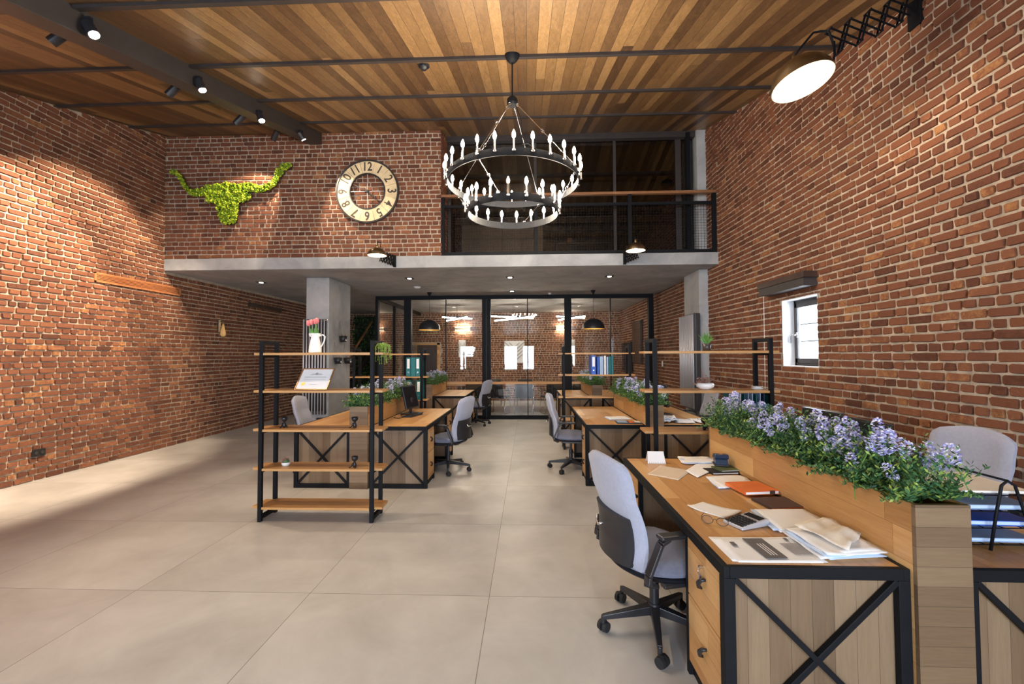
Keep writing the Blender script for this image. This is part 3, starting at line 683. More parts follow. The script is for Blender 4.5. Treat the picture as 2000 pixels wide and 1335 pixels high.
rnd = random.Random(3); top_ = [( -2.1 + 4.4 * k / 20, -.55 + rnd.uniform(-.05, .05)) for k in range(21)] + [(2.3 - 4.4 * k / 20, .55 + rnd.uniform(-.05, .05)) for k in range(21)]
O('tabletop', MB().prism(top_, lambda p: (p[0], p[1], .71), lambda p: (p[0], p[1], .76)), 'table_wood', t)
for x in (-1.6, 1.75):
    m = MB(); m.bar((x, -.4, 0), (x, -.4, .71), .08, .08); m.bar((x, .4, 0), (x, .4, .71), .08, .08); m.bar((x, -.44, .03), (x, .44, .03), .08, .06); O('leg', m, 'steel', t)
def conf_chair():
    t = thing('meeting_chair', 'x', 'chair', (0, 0, 0), 0, 'black meeting chairs at the table')
    P = [[(x * (1 - .05 * v / 6), -.22 - .06 * v / 6 - .04 * (1 - (x / .24) ** 2), .42 + .38 * v / 6) for x in [-.24 + .48 * k / 8 for k in range(9)]] for v in range(7)]
    b = O('backrest', MB().grid(P), 'rubber', t, smooth=True); s = b.modifiers.new('t', 'SOLIDIFY'); s.thickness = .02
    O('seat', B(-.23, .23, -.2, .23, .42, .47), 'plastic', t, bev=.015)
    for sx in (-1, 1):
        O('sled_leg', MB().tube([(sx * .25, -.22, .62), (sx * .25, .12, .63), (sx * .25, .16, .6), (sx * .25, .2, .03), (sx * .25, .18, .012), (sx * .25, -.2, .012), (sx * .25, -.22, .04), (sx * .25, -.16, .45)], .011, 8), 'chrome', t, smooth=True)
        O('armrest', B(sx * .25 - .02, sx * .25 + .02, -.2, .12, .635, .655), 'plastic', t, bev=.008)
    return t
cc = conf_chair(); lbl = ['black meeting chair at the left end of the table, behind the partition', 'black meeting chair behind the left glass door, chrome legs showing', 'black meeting chair behind the right glass door', 'black meeting chair partly behind the right door post', 'black meeting chair at the right end of the meeting table']
for i, x in enumerate((-1.46, -.80, -.13, .62, 1.4)):
    c = cc if i == 0 else dup(cc)
    c.location = (x, 11.72, 0); c.rotation_euler = (0, 0, [.1, -.35, 0.02, .3, 0][i]); c['label'] = lbl[i]
for i, x in enumerate((-1.1, -.1, 1.3)):
    c = dup(cc, (x, 13.5, 0), PI, ['meeting chair with grey back on the far side of the table, left', 'meeting chair on the far side of the table, middle', 'meeting chair on the far side of the table, right'][i], 'far side meeting chairs')
# geometric wall prints
def art(x0, x1, z0, z1, label):
    t = thing('geometric_wall_print', label, 'picture', ((x0 + x1) / 2, YB - .05, z0)); w = (x1 - x0) / 2; h = z1 - z0
    O('panel', B(-w, w, 0, .03, 0, h), 'paper', t)
    m = MB(); n = 5
    for k in range(n):
        for s in (-1, 1):
            a = h * (.42 + .16 * k); m.prism([(s * .0, a - .30), (s * w * .98, a), (s * w * .98, a + .045), (s * .0, a - .255)] if a + .05 < h else [(0, a - .30), (s * w * .5, min(h, a - .14)), (s * w * .5, min(h, a - .10)), (0, a - .255)], lambda p: (p[0], -.002, p[1]), lambda p: (p[0], 0, p[1]))
    O('chevron_pattern', m, 'inklight', t); return t
art(-.82, -.13, 1.30, 2.06, 'grey and white chevron print on the far wall between the glass doors')
art(-2.40, -2.15, 1.50, 2.09, 'narrow grey and white geometric print left of the door frame')
art(1.30, 1.6, 1.55, 2.09, 'small geometric print by the right sconce')
t = thing('television', 'black television on the right wall of the meeting room', 'television', (XR - .02, 13.6, 1.05)); O('screen', B(-.10, -.085, -.55, .55, .03, .87), 'screen', t); O('bezel', B(-.085, -.03, -.58, .58, 0, .9), 'plastic', t, bev=.004); O('wall_mount', B(-.03, 0, -.2, .2, .3, .6), 'steel', t)
t = thing('slatted_shutter', 'closed brown slatted shutter on the meeting room side wall', 'shutter', (XR - .02, 12.4, 1.32))
O('shutter_frame', B(-.04, 0, -.5, .5, 0, 1.2), 'darkbrown', t); m = MB()
for k in range(16): m.box(-.06, -.04, -.46, .46, .04 + k * .072, .09 + k * .072)
O('slats', m, 'darkwood', t)
t = thing('light_switch', 'small white wall switch beside the right end of partition', 'switch', (XR - .02, 10.2, 1.35)); O('plate', B(-.012, 0, -.04, .04, -.06, .06), 'whiteplastic', t); O('rocker', B(-.018, -.012, -.02, .02, -.03, .03), 'white', t)

# dark corner behind the left column: planted wall and stairs
rnd = random.Random(11); t = thing('green_wall', 'dark leafy planted wall panel in the corner behind the column', 'plant wall', (-5.45, 14.5, 0))
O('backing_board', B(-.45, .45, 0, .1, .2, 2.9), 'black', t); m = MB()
for k in range(1500):
    c = Vector((rnd.uniform(-.45, .45), -.03 - rnd.random() * .1, rnd.uniform(.2, 2.9))); d = Vector((rnd.uniform(-1, 1), -.6, rnd.uniform(-1, .4))).normalized() * .09; s = d.cross(Vector((0, 1, .3))).normalized() * .025
    m.add([c, c + d / 2 + s, c + d, c + d / 2 - s], [(0, 1, 2, 3)])
f = O('foliage', m, 'darkleaf', t, fix=False)
t = thing('staircase', 'dark staircase with wooden handrail in the shadow behind the column', 'staircase', (-5.6, 11.6, 0))
for k in range(9): O('tread', B(-.6, .35, .0 + k * .27, .27 + k * .27, .15 + k * .18, .19 + k * .18), 'darkwood', t)
O('stringer', MB().bar((.37, 0, .05), (.37, 2.6, 1.75), .04, .25), 'steel', t); O('stair_handrail', MB().bar((.40, 0, 1.0), (.40, 2.6, 2.70), .05, .04), 'handrail', t)

# ================================================================== OFFICE FURNITURE
HD = .727
def desk(name, x0, x1, y0, y1, aisle, label, cab=True):
    """aisle: +1 / -1 the side (x) the drawers and the chair are on"""
    cx, cy = (x0 + x1) / 2, (y0 + y1) / 2; t = thing('desk', label, 'desk', (cx, cy, 0)); w, l = (x1 - x0) / 2, (y1 - y0) / 2; T4 = .045
    O('desktop', B(-w + .022, w - .022, -l + .022, l - .022, HD - .035, HD - .001), 'oak_top', t)
    m = MB()
    for sx in (-1, 1): m.box(*sorted((sx * w, sx * (w - .024))), -l, l, HD - .046, HD)
    for sy in (-1, 1): m.box(-w + .024, w - .024, *sorted((sy * l, sy * (l - .024))), HD - .046, HD)
    m.box(-w + .03, w - .03, -.03, .03, HD - .075, HD - .036)
    O('desktop_frame', m, 'steel', t, bev=.0025)
    for sy in (-1, 1):
        for sx in (-1, 1): O('leg', B(*sorted((sx * w, sx * (w - T4))), *sorted((sy * l, sy * (l - T4))), 0, HD - .046), 'steel', t, bev=.0025)
        O('base_rail', B(-w + T4, w - T4, *sorted((sy * l, sy * (l - T4))), 0, .05), 'steel', t, bev=.0025)
        yy = sorted((sy * (l - .030), sy * (l - .045)))
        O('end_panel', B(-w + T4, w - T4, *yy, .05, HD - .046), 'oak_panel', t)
        zb, zt, xa, xb = .055, HD - .05, -w + T4, w - T4; yb = sy * (l - .014)
        O('cross_brace', MB().bar((xa, yb, zb), (xb, yb, zt), .024, .024, up=(0, 1, 0)), 'steel', t, bev=.002); O('cross_brace', MB().bar((xa, yb + sy * .001, zt), (xb, yb + sy * .001, zb), .022, .024, up=(0, 1, 0)), 'steel', t, bev=.002)
        # drawer pedestal: body, two drawers with pulls and a hanging key
        py0, py1 = (-l + .045, -l + .43) if sy < 0 else (l - .43, l - .045)
        xo = aisle * (w - .012); xi = aisle * (w - .56)
        a, b = sorted((xi, xo - aisle * .02))
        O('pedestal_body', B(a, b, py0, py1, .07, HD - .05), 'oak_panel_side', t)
        O('pedestal_leg', B(*sorted((xo, xo - aisle * .03)), *((py1, py1 + .03) if sy < 0 else (py0 - .03, py0)), 0, HD - .046), 'steel', t)
        O('pedestal_foot', B(a, b, py0, py1 , .0, .06), 'steel', t)
        for (z0, z1, key) in ((.40, HD - .052, True), (.075, .393, False)):
            d = O('drawer', B(*sorted((xo, xo - aisle * .02)), py0 + .003, py1 - .003, z0, z1), 'oak_y_z', t, bev=.002)
            ym = (py0 + py1) / 2; zm = (z0 + z1) / 2
            h = MB(); h.tube([(xo, ym - .028, zm + .03), (xo + aisle * .018, ym - .020, zm + .026), (xo + aisle * .022, ym, zm + .005), (xo + aisle * .016, ym + .014, zm - .02), (xo, ym + .02, zm - .03)], [.006, .009, .011, .009, .006], 8)
            O('handle', h, 'plastic', d, smooth=True)
            if key:
                k = MB(); k.cyl((xo, ym, zm + .075), (xo + aisle * .02, ym, zm + .075), .008); k.tube([(xo + aisle * .02, ym + .012 * math.cos(q), zm + .058 + .014 * math.sin(q)) for q in [2 * PI * i / 10 for i in range(10)]], .0015, 5, closed=True)
                k.box(*sorted((xo + aisle * .012, xo + aisle * .016)), ym - .009, ym + .009, zm + .005, zm + .045)
                O('key', k, 'chrome', d)
    return t
DESKS = {}
DESKS['N1'] = desk('d', .770, 1.487, 1.772, 3.60, -1, 'oak and black steel desk nearest the viewer, covered in papers')
DESKS['N2'] = desk('d', 1.697, 2.41, 1.772, 3.60, 1, 'oak and black steel desk at the right edge holding the wire tray')
DESKS['B1'] = desk('d', .680, 1.395, 5.25, 7.13, -1, 'middle right desk with a magazine on it, left half of the pair')
DESKS['B2'] = desk('d', 1.605, 2.32, 5.25, 7.13, 1, 'middle right desk with monitor and loose papers, right half of the pair')
DESKS['A1'] = desk('d', -1.900, -1.200, 5.10, 6.87, 1, 'left block desk carrying the tilted monitor')
DESKS['A2'] = desk('d', -2.805, -2.120, 5.10, 6.87, -1, 'empty left block desk nearest the left brick wall')
DESKS['C1'] = desk('d', .665, 1.26, 8.70, 10.45, -1, 'far right desk just before the glass partition')
DESKS['C2'] = desk('d', 1.46, 2.08, 8.70, 10.45, 1, 'far right desk behind the rack of blue binders')
DESKS['D1'] = desk('d', -1.99, -1.295, 8.93, 10.56, 1, 'far left desk beside the glass partition frame')
DESKS['D2'] = desk('d', -2.86, -2.21, 8.93, 10.56, -1, 'far left desk on the column side of its planter')

# planters with flowers
def foliage_mesh(seed, n, L, W):
    rnd = random.Random(seed); m = MB(); vs, fs = [], []
    for i in range(n):
        y = rnd.uniform(-L / 2, L / 2); x = rnd.uniform(-W / 2, W / 2); side = x / (W / 2)
        lean = Vector((side * rnd.uniform(.15, 1.0) + rnd.uniform(-.25, .25), rnd.uniform(-.35, .35) + (.5 if y > L / 2 - .08 else (-.5 if y < -L / 2 + .08 else 0)), 1)).normalized()
        h = rnd.uniform(.11, .27) * (1.0 - .22 * abs(side)); base = Vector((x, y, -.03)); droop = abs(side) ** 3 * .12
        nl = 22
        for k in range(nl):
            t = .15 + .85 * k / nl; p = base + lean * h * t * 1.15; p.z -= droop * t * t
            a = k * 2.4 + i; d = Vector((math.cos(a), math.sin(a), .45 + .5 * t)).normalized(); ll = rnd.uniform(.024, .040) * (1.1 - .4 * t); ww = ll * .19
            s = d.cross(Vector((rnd.uniform(-1, 1), rnd.uniform(-1, 1), 1))).normalized() * ww
            q = len(vs); vs += [p, p + d * ll * .5 + s, p + d * ll, p + d * ll * .5 - s]; fs.append((q, q + 1, q + 2, q + 3))
    m.v = [tuple(v) for v in vs]; m.f = fs; m.m = [0] * len(fs); return m
def flower_mesh(seed):
    rnd = random.Random(seed); m = MB()
    for k in range(85):
        th = rnd.random() * 2 * PI; z = rnd.uniform(-1, 1); rr = math.sqrt(max(0, 1 - z * z)) * rnd.uniform(.6, 1)
        c = Vector((.021 * rr * math.cos(th), .021 * rr * math.sin(th), .034 * z)); a = rnd.random() * 3; r = .0052
        d1, d2 = Vector((math.cos(a), math.sin(a), rnd.uniform(-.5, .5))) * r, Vector((-math.sin(a), math.cos(a), rnd.uniform(-.5, .5))) * r
        n_ = c.normalized() * r * .8
        m.add([c + d1, c + d2, c - d1, c - d2, c + n_], [(0, 1, 4), (1, 2, 4), (2, 3, 4), (3, 0, 4)])
    m.mi = 1; m.tube([(0, 0, -.03), (0, 0, -.13)], .0016, 4); return m
FOL = None; FLM = []
def planter(x0, x1, y0, y1, label, seed, nfl=62, h=.968):
    global FOL
    cx, cy = (x0 + x1) / 2, (y0 + y1) / 2; w, l = (x1 - x0) / 2, (y1 - y0) / 2
    t = thing('flower_planter', label, 'planter', (cx, cy, 0)); rnd = random.Random(seed)
    for s in (-1, 1): O('side_board', B(*sorted((s * w, s * (w - .018))), -l + .0185, l - .0185, 0.0, h), 'oak_y_z', t)
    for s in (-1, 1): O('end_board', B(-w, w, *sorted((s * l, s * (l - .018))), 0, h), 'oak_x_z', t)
    O('soil', B(-w + .018, w - .018, -l + .018, l - .018, h - .10, h - .05), 'darkwood', t)
    if FOL is None:
        f = O('foliage', foliage_mesh(5, 1150, 1.80, .20), 'leaf', t, fix=False); FOL = f.data
        for q in range(4): FLM.append(None)
    else:
        f = bpy.data.objects.new('foliage', FOL); C.objects.link(f); f.parent = t; f.scale = (1, (y1 - y0 - .04) / 1.79, 1)
    f.location = (0, 0, h)
    for k in range(nfl):
        y = -l + .06 + (2 * l - .12) * (k + rnd.random()) / nfl; x = rnd.uniform(-.14, .14); q = k % 4
        if FLM[q] is None:
            fo = O('flower_head', flower_mesh(q + 30), ['petal', 'green'], t, fix=False); FLM[q] = fo.data
        else: fo = bpy.data.objects.new('flower_head', FLM[q]); C.objects.link(fo); fo.parent = t
        fo.location = (x, y, h + .205 + rnd.uniform(-.05, .05) - abs(x) * .5); fo.rotation_euler = (rnd.uniform(-.5, .5), x * 4 + rnd.uniform(-.3, .3), rnd.random() * 6); s = rnd.uniform(1.05, 1.5); fo.scale = (s, s, s)
    return t
planter(1.489, 1.695, 1.745, 3.66, 'long oak planter of lavender flowers nearest the viewer, on the paper-covered desk', 1, 84, .985)
planter(1.397, 1.603, 5.22, 7.18, 'long oak planter of pale flowers between the middle right desks', 2)
planter(-2.118, -1.902, 5.07, 6.92, 'long oak planter of pale flowers on left block, behind the front rack', 3)
planter(1.262, 1.458, 8.67, 10.5, 'far right oak planter below the blue binders, blooms mostly hidden', 4, 60)
planter(-2.208, -1.992, 8.90, 10.44, 'far left oak planter beside the teal binder rack', 5, 60)

# shelf racks
def rack(x0, x1, y0, y1, label, shelves=(1.60, 1.24, .87, .50, .137), H=1.715):
    cx, cy = (x0 + x1) / 2, (y0 + y1) / 2; t = thing('shelf_rack', label, 'shelf rack', (cx, cy, 0)); w, l = (x1 - x0) / 2, (y1 - y0) / 2; p = .035
    for sx in (-1, 1):
        for sy in (-1, 1): O('post', B(*sorted((sx * w, sx * (w - p))), *sorted((sy * l, sy * (l - p))), 0, H), 'steel', t, bev=.002)
        for z in (H - p, .02): O('end_bar', B(*sorted((sx * w, sx * (w - p))), -l + p, l - p, z, z + p), 'steel', t, bev=.002)
        for z in shelves: O('shelf_bracket', B(*sorted((sx * (w - .004), sx * (w - p + .004))), -l + p, l - p, z - .042, z - .022), 'steel', t)
    xo, xi, yi, yo = w + .075, w - p - .002, l - p - .002, l - .002
    poly = [(-xo, -yi), (-xi, -yi), (-xi, -yo), (xi, -yo), (xi, -yi), (xo, -yi), (xo - .012, yi), (xi, yi), (xi, yo), (-xi, yo), (-xi, yi), (-xo + .012, yi)]
    for z in shelves: O('shelf_board', MB().prism(poly, lambda q: (q[0], q[1], z - .022), lambda q: (q[0], q[1], z)), 'oak_shelf', t, bev=.002)
    return t
rack(-2.575, -1.465, 4.05, 4.33, 'open five-shelf rack standing alone at front left, with tulips on top')
rack(1.137, 2.205, 3.98, 4.28, 'open rack standing behind the paper-covered desk, below the small window')
rack(.575, 1.70, 7.24, 7.50, 'open rack with a blue binder behind the middle right desks')
rack(-2.92, -1.75, 7.10, 7.38, 'open rack holding teal binders behind the left block', shelves=(1.60, 1.22, .84, .50, .137), H=1.69)

# ------------------------------------------------------------------ office chairs
def lerp(a, b, t): return a + (b - a) * t
def office_chair(name='office_chair'):
    """faces +x, origin on the floor under the gas lift"""
    t = thing(name, 'x', 'chair', (0, 0, 0), 0)
    base = MB()
    for k in range(5):
        a = 2 * PI * k / 5 + PI / 5 * 0; c, s = math.cos(a), math.sin(a)
        base.bar((.03 * c, .03 * s, .115), (.30 * c, .30 * s, .085), .05, .05, w1=.026, h1=.026)
        base.cyl((.30 * c, .30 * s, .05), (.30 * c, .30 * s, .095), .013, n=8)
    base.cyl((0, 0, .085), (0, 0, .15), .042, .034, 16)
    bo = O('star_base', base, 'plastic', t, smooth=False, bev=.004)
    for k in range(5):
        a = 2 * PI * k / 5; m = MB(); q = a + [1.2, .4, 2.2, -.7, .1][k]; c, s = math.cos(q), math.sin(q); px, py = .305 * math.cos(a) - .012 * s, .305 * math.sin(a) + .012 * c
        for sd in (-1, 1):
            f = .008 * sd; g = .028 * sd
            m.cyl((px + c * f, py + s * f, .030), (px + c * g, py + s * g, .030), .030, .027, 16)
        m.box(px - .012, px + .012, py - .012, py + .012, .035, .062)
        O('caster', m, 'rubber', t, smooth=False)
    m = MB(); m.cyl((0, 0, .15), (0, 0, .26), .026, n=14); m.cyl((0, 0, .26), (0, 0, .37), .016, n=12); O('gas_lift', m, 'plastic', t, smooth=False)
    m = MB(); m.hexa([(-.15, -.07, .36), (.12, -.07, .36), (.12, .07, .36), (-.15, .07, .36)], [(-.19, -.11, .405), (.15, -.11, .405), (.15, .11, .405), (-.19, .11, .405)])
    m.bar((.02, -.09, .385), (.05, -.24, .375), .02, .012); m.bar((-.15, 0, .37), (-.26, 0, .44), .10, .03); O('tilt_mechanism', m, 'plastic', t, bev=.006)
    # seat: rounded cushion with waterfall front, on a dark shell
    def seat_surf(z0, thick, g=0, n=14):
        top, bot = [], []
        for i in range(n + 1):
            u = -1 + 2 * i / n; r1, r2 = [], []
            for j in range(n + 1):
                v = -1 + 2 * j / n
                k = math.sqrt(max(1 - .5 * v * v, 0)); x = u * k * (.265 + g); y = v * math.sqrt(1 - .42 * u * u) * (.29 + g)
                e = (1 - abs(u) ** 6) * (1 - abs(v) ** 6); fr = -.03 * max(0, u - .3) ** 2 / .49
                dish = -.010 * (1 - u * u) * (1 - v * v)
                r1.append((x + .02, y, z0 + thick * (.30 + .70 * e ** .35) + fr + dish)); r2.append((x * .97 + .02, y * .97, z0 + fr * .5))
            top.append(r1); bot.append(r2)
        m = MB(); m.grid(top); m.grid(bot)
        for A, Bq in (([r[0] for r in top], [r[0] for r in bot]), ([r[-1] for r in top], [r[-1] for r in bot]), (top[0], bot[0]), (top[-1], bot[-1])): m.grid([A, Bq])
        return m
    O('seat_shell', seat_surf(.400, .03, .008), 'plastic', t, smooth=True)
    O('seat', seat_surf(.424, .065), 'fabric_shaded', t, smooth=True)
    # backrest: curved fabric panel leaning back, slim side borders
    def back_pt(u, v, off):
        z = .445 + .575 * v
        w = .245 * (1 - .03 * v) * (1 - .10 * max(0, 1 - v / .18) ** 2) * (1 - .22 * max(0, (v - .88) / .12) ** 2.2)
        x = -.235 - .055 * v - .030 * math.sin(PI * min(1, v * 1.6)) * -1 + .040 * (u * u) - .035 * v * v
        y = u * w
        z -= .020 * max(0, v - .8) / .2 * u * u * 1.4
        return (x + off, y, z)
    def panel(v0, v1, u0, u1, o0, o1, nu=14, nv=16):
        A = [[back_pt(lerp(u0, u1, j / nu), lerp(v0, v1, i / nv), o0(lerp(u0, u1, j / nu), lerp(v0, v1, i / nv))) for j in range(nu + 1)] for i in range(nv + 1)]
        D = [[back_pt(lerp(u0, u1, j / nu), lerp(v0, v1, i / nv), o1(lerp(u0, u1, j / nu), lerp(v0, v1, i / nv))) for j in range(nu + 1)] for i in range(nv + 1)]
        m = MB(); m.grid(A); m.grid(D)
        for p, q in (([r[0] for r in A], [r[0] for r in D]), ([r[-1] for r in A], [r[-1] for r in D]), (A[0], D[0]), (A[-1], D[-1])): m.grid([p, q])
        return m
    rd = lambda u, v: (1 - abs(u) ** 8) ** .5 * (1 - abs(2 * v - 1) ** 16) ** .5 if abs(u) < 1 and 0 < v < 1 else 0
    O('backrest', panel(0, 1, -1, 1, lambda u, v: .010 + .026 * rd(u, v), lambda u, v: -.008 - .022 * rd(u, v)), 'fabric', t, smooth=True)
    O('lumbar_shell', panel(.015, .46, -.80, .80, lambda u, v: -.02, lambda u, v: -.040 - .035 * math.sqrt(max(0, 1 - (u / .8) ** 2)) * (1 - .5 * abs(v - .2) / .3)), 'plastic', t, smooth=True)
    m = MB(); m.tube([back_pt(-.05, .33, -.09), back_pt(0, .31, -.115), back_pt(.25, .30, -.10), back_pt(.3, .36, -.085)], .007, 8); O('lumbar_lever', m, 'chrome', t, smooth=True)
    for s in (-1, 1):
        m = MB(); y = s * .305
        P = [(-.16, y * .93, .40), (-.215, y, .43), (-.21, y, .47), (-.145, y * 1.02, .625), (-.10, y * 1.02, .648)]
        for a, b in zip(P[:-1], P[1:]): m.bar(a, b, .050, .020, up=(-.5, 0, .8))
        m.bar((-.12, y * .93, .40), (.14, y * .93, .40), .045, .02); m.bar((.14, y * .93, .40), (.20, y * .98, .44), .04, .018)
        O('arm_frame', m, 'plastic', t, bev=.005)
        O('armrest', B(-.155, .065, y * 1.02 - .033, y * 1.02 + .033, .645, .667), 'plastic', t, bev=.010)
    return t
ch0 = office_chair()
CHS = [((.715, 2.555), 15, 'lavender grey office chair pulled up to the paper-covered desk, nearest the viewer', 0),
       ((-1.10, 5.93), 163, 'lavender grey office chair with dark lumbar shell, on the aisle by the monitor desk', 0),
       ((-1.17, 9.75), 160, 'small distant office chair at the far left desk beside the partition', 0),
       ((.58, 6.03), -6, 'lavender grey office chair on the aisle at the magazine desk', .02),
       ((-2.90, 5.95), 8, 'grey office chair on the wall side of the left block, only its back showing', 0),
       ((2.47, 6.62), 178, 'pale office chair facing the loose papers on the wall side of the middle right desk', .03),
       ((2.53, 2.84), 186, 'large grey office chair back at the right edge behind the lavender flowers', .08)]
for i, ((x, y), a, lb, dz) in enumerate(CHS):
    c = ch0 if i == 0 else dup(ch0)
    c.location = (x, y, 0); c.rotation_euler = (0, 0, R_(a)); c['label'] = lb
    for p in c.children:
        if p.name.startswith(('star_base', 'caster')): p.rotation_euler = (0, 0, R_([28, 44, 10, 30, 0, 15, 40][i]))
    if dz:
        for p in c.children:
            if not p.name.startswith(('star_base', 'caster')): p.location.z += dz if not p.name.startswith('gas_lift') else dz * .5

# ------------------------------------------------------------------ things on desks
def sheet(cx, cy, z, w, l, rz, label, mat='paper', t=.003, curl=0, name='paper_sheet', cat='paper', group=None, seed=0, lines=0, nsheets=1, corners=None, amp=0):
    """one loose sheet or a small stack, slightly curled"""
    th = thing(name, label, cat, (cx, cy, z), rz, group); rnd = random.Random(seed)
    for k in range(nsheets):
        da = rnd.uniform(-.10, .10) if k else 0; dx, dy = (rnd.uniform(-.02, .02), rnd.uniform(-.02, .02)) if k else (0, 0)
        n = 10; P = []
        cs, sn = math.cos(da), math.sin(da)
        for i in range(n + 1):
            row = []
            for j in range(n + 1):
                u, v = -1 + 2 * i / n, -1 + 2 * j / n; x, y = u * w / 2, v * l / 2
                if corners:
                    a, b = (u + 1) / 2, (v + 1) / 2
                    x = (corners[0][0] * (1 - a) + corners[1][0] * a) * (1 - b) + (corners[3][0] * (1 - a) + corners[2][0] * a) * b
                    y = (corners[0][1] * (1 - a) + corners[1][1] * a) * (1 - b) + (corners[3][1] * (1 - a) + corners[2][1] * a) * b
                zz = t * (nsheets - 1 - k) + .0008 + curl * (max(0, u * v) ** 2 + .3 * max(0, -u) ** 3) + amp * (noise.noise(Vector((u * 1.5 + seed, v * 1.5, k))) + .7)
                row.append((dx + x * cs - y * sn, dy + x * sn + y * cs, max(.0006, zz)))
            P.append(row)
        m = MB(); m.grid(P); o = O('sheet', m, mat if k % 3 != 2 else 'paper_blue', th, smooth=True); s_ = o.modifiers.new('t', 'SOLIDIFY'); s_.thickness = max(.0008, t * .8); s_.offset = 1 if nsheets > 1 else 1
    if lines:
        m = MB(); zt = t * nsheets + .0022 + curl * .05
        for k in range(lines):
            y = l / 2 - l * (.16 + .7 * k / lines); m.box(-w * .36, w * (.36 if k % 4 else .1), y - .0016, y + .0016, zt, zt + .0004)
        O('text_lines', m, 'inklight', th)
    return th
zd = HD
def quad(name_pts):
    cx = sum(p[0] for p in name_pts) / 4; cy = sum(p[1] for p in name_pts) / 4
    return cx, cy, [(p[0] - cx, p[1] - cy) for p in name_pts]
def qsheet(pts, label, **k):
    cx, cy, c = quad(pts); return sheet(cx, cy, k.pop('z', zd), 1, 1, 0, label, corners=c, **k)
qsheet([(.831, 3.103), (.998, 2.958), (1.178, 3.205), (.997, 3.346)], 'beige envelope flat on the near desk beside the small calendar', mat='paper_beige', t=.003, name='envelope', cat='envelope')
qsheet([(1.119, 3.162), (1.143, 3.009), (1.455, 3.325), (1.34, 3.46)], 'white sheet lying askew between the beige envelope and the hole punch', t=.002, curl=.004, seed=2, z=zd + .006)
qsheet([(1.17, 3.38), (1.465, 3.40), (1.44, 3.57), (1.20, 3.575)], 'stack of curled white papers at the back of near desk, left of hole punch', nsheets=5, t=.003, amp=.008, seed=3, name='paper_stack', cat='papers')
qsheet([(1.209, 2.765), (1.46, 2.86), (1.46, 3.07), (1.215, 3.02)], 'loose white papers partly under the orange notebook', nsheets=3, t=.002, amp=.006, seed=4, name='paper_stack', cat='papers')
qsheet([(.868, 2.44), (.997, 2.287), (1.124, 2.362), (.982, 2.517)], 'folded white letter lying above the eyeglasses', nsheets=2, t=.002, curl=.010, seed=5, name='folded_letter', cat='letter')
qsheet([(1.181, 2.10), (1.46, 2.18), (1.46, 2.39), (1.20, 2.38)], 'stack of blank white papers just behind the calculator', nsheets=5, t=.003, amp=.003, seed=6, name='paper_stack', cat='papers')
lt = sheet(1.02, 1.93, zd, .36, .24, R_(2), 'white printed letter with a black address block at the front desk corner', nsheets=2, t=.002, curl=.002, seed=7, name='printed_letter', cat='letter')
m = MB(); zt = .0085
m.box(-.055, .035, -.095, .095, zt, zt + .0005); O('black_block', m, 'ink', lt)
m = MB()
for k in range(11): m.box(.085 + k * .007, .088 + k * .007, -.065, .045, zt, zt + .0005)
m.box(-.13, -.11, .02, .06, zt, zt + .0005); m.box(.13, .145, .07, .10, zt, zt + .0005)
O('text_lines', m, 'ink', lt)
m = MB()
for k in range(3): m.box(-.02 + k * .012, -.016 + k * .012, -.07, .04, zt + .0006, zt + .0009)
O('white_text_lines', m, 'paper', lt)
qsheet([(1.215, 1.835), (1.46, 1.88), (1.455, 2.15), (1.20, 2.10)], 'messy pile of white and bluish papers under the crumpled sheet', nsheets=7, t=.0035, amp=.006, seed=8, name='paper_stack', cat='papers')
cr = qsheet([(1.30, 1.835), (1.47, 2.00), (1.45, 2.20), (1.235, 2.09)], 'crumpled printed cream sheet on top of the near paper pile', mat='paper_warm', t=.001, amp=.020, seed=9, z=zd + .032, name='crumpled_sheet', cat='paper')

# desk calendar
t = thing('desk_calendar', 'small white tent calendar standing at the far end of near desk', 'calendar', (.99, 3.45, zd), R_(-4))
m = MB(); m.hexa([(-.068, -.045, 0), (.068, -.045, 0), (.068, -.042, 0), (-.068, -.042, 0)], [(-.06, -.003, .085), (.06, -.003, .085), (.06, 0, .085), (-.06, 0, .085)]); m.hexa([(-.068, .042, 0), (.068, .042, 0), (.068, .045, 0), (-.068, .045, 0)], [(-.06, 0, .085), (.06, 0, .085), (.06, .003, .085), (-.06, .003, .085)])
O('folded_card', m, 'paper', t); m = MB()
for k in range(9): m.tube([(-.055 + k * .0137, -.050 + .004 * math.cos(q), .004 + .006 * math.sin(q)) for q in [i * PI / 3 for i in range(6)]], .001, 4, closed=True)
O('spiral', m, 'inklight', t)
# notebooks
def book(cx, cy, z, w, l, h, rz, cov, label, pages='paper', name='notebook', band=None):
    t = thing(name, label, 'notebook', (cx, cy, z), rz); m = MB(); m.box(-w / 2, w / 2, -l / 2, l / 2, 0, .003); m.box(-w / 2, w / 2, -l / 2, l / 2, h - .003, h); m.box(-w / 2, -w / 2 + .003, -l / 2, l / 2, 0, h)
    O('cover', m, cov, t, bev=.0015); O('page_block', B(-w / 2 + .004, w / 2 - .004, -l / 2 + .004, l / 2 - .004, .003, h - .003), pages, t)
    if band: O('elastic_clasp', B(w / 2 - .06, w / 2 - .03, -l / 2 - .002, -l / 2 + .01, .002, h + .001), band, t)
    return t
book(1.365, 2.735, zd + .012, .215, .205, .020, R_(8), 'orange', 'closed orange notebook with white page edges on the near desk', band='darkcover')
book(1.395, 2.505, zd, .205, .17, .014, R_(8), 'darkcover', 'dark brown notebook with orange page edges before the orange notebook', pages='orange')
book(1.37, 3.175, zd, .19, .14, .014, R_(6), 'blackcover', 'black notebook under the olive one beneath the hole punch')
book(1.42, 3.20, zd + .014, .15, .13, .010, R_(10), 'greencover', 'olive green notebook directly under the hole punch')
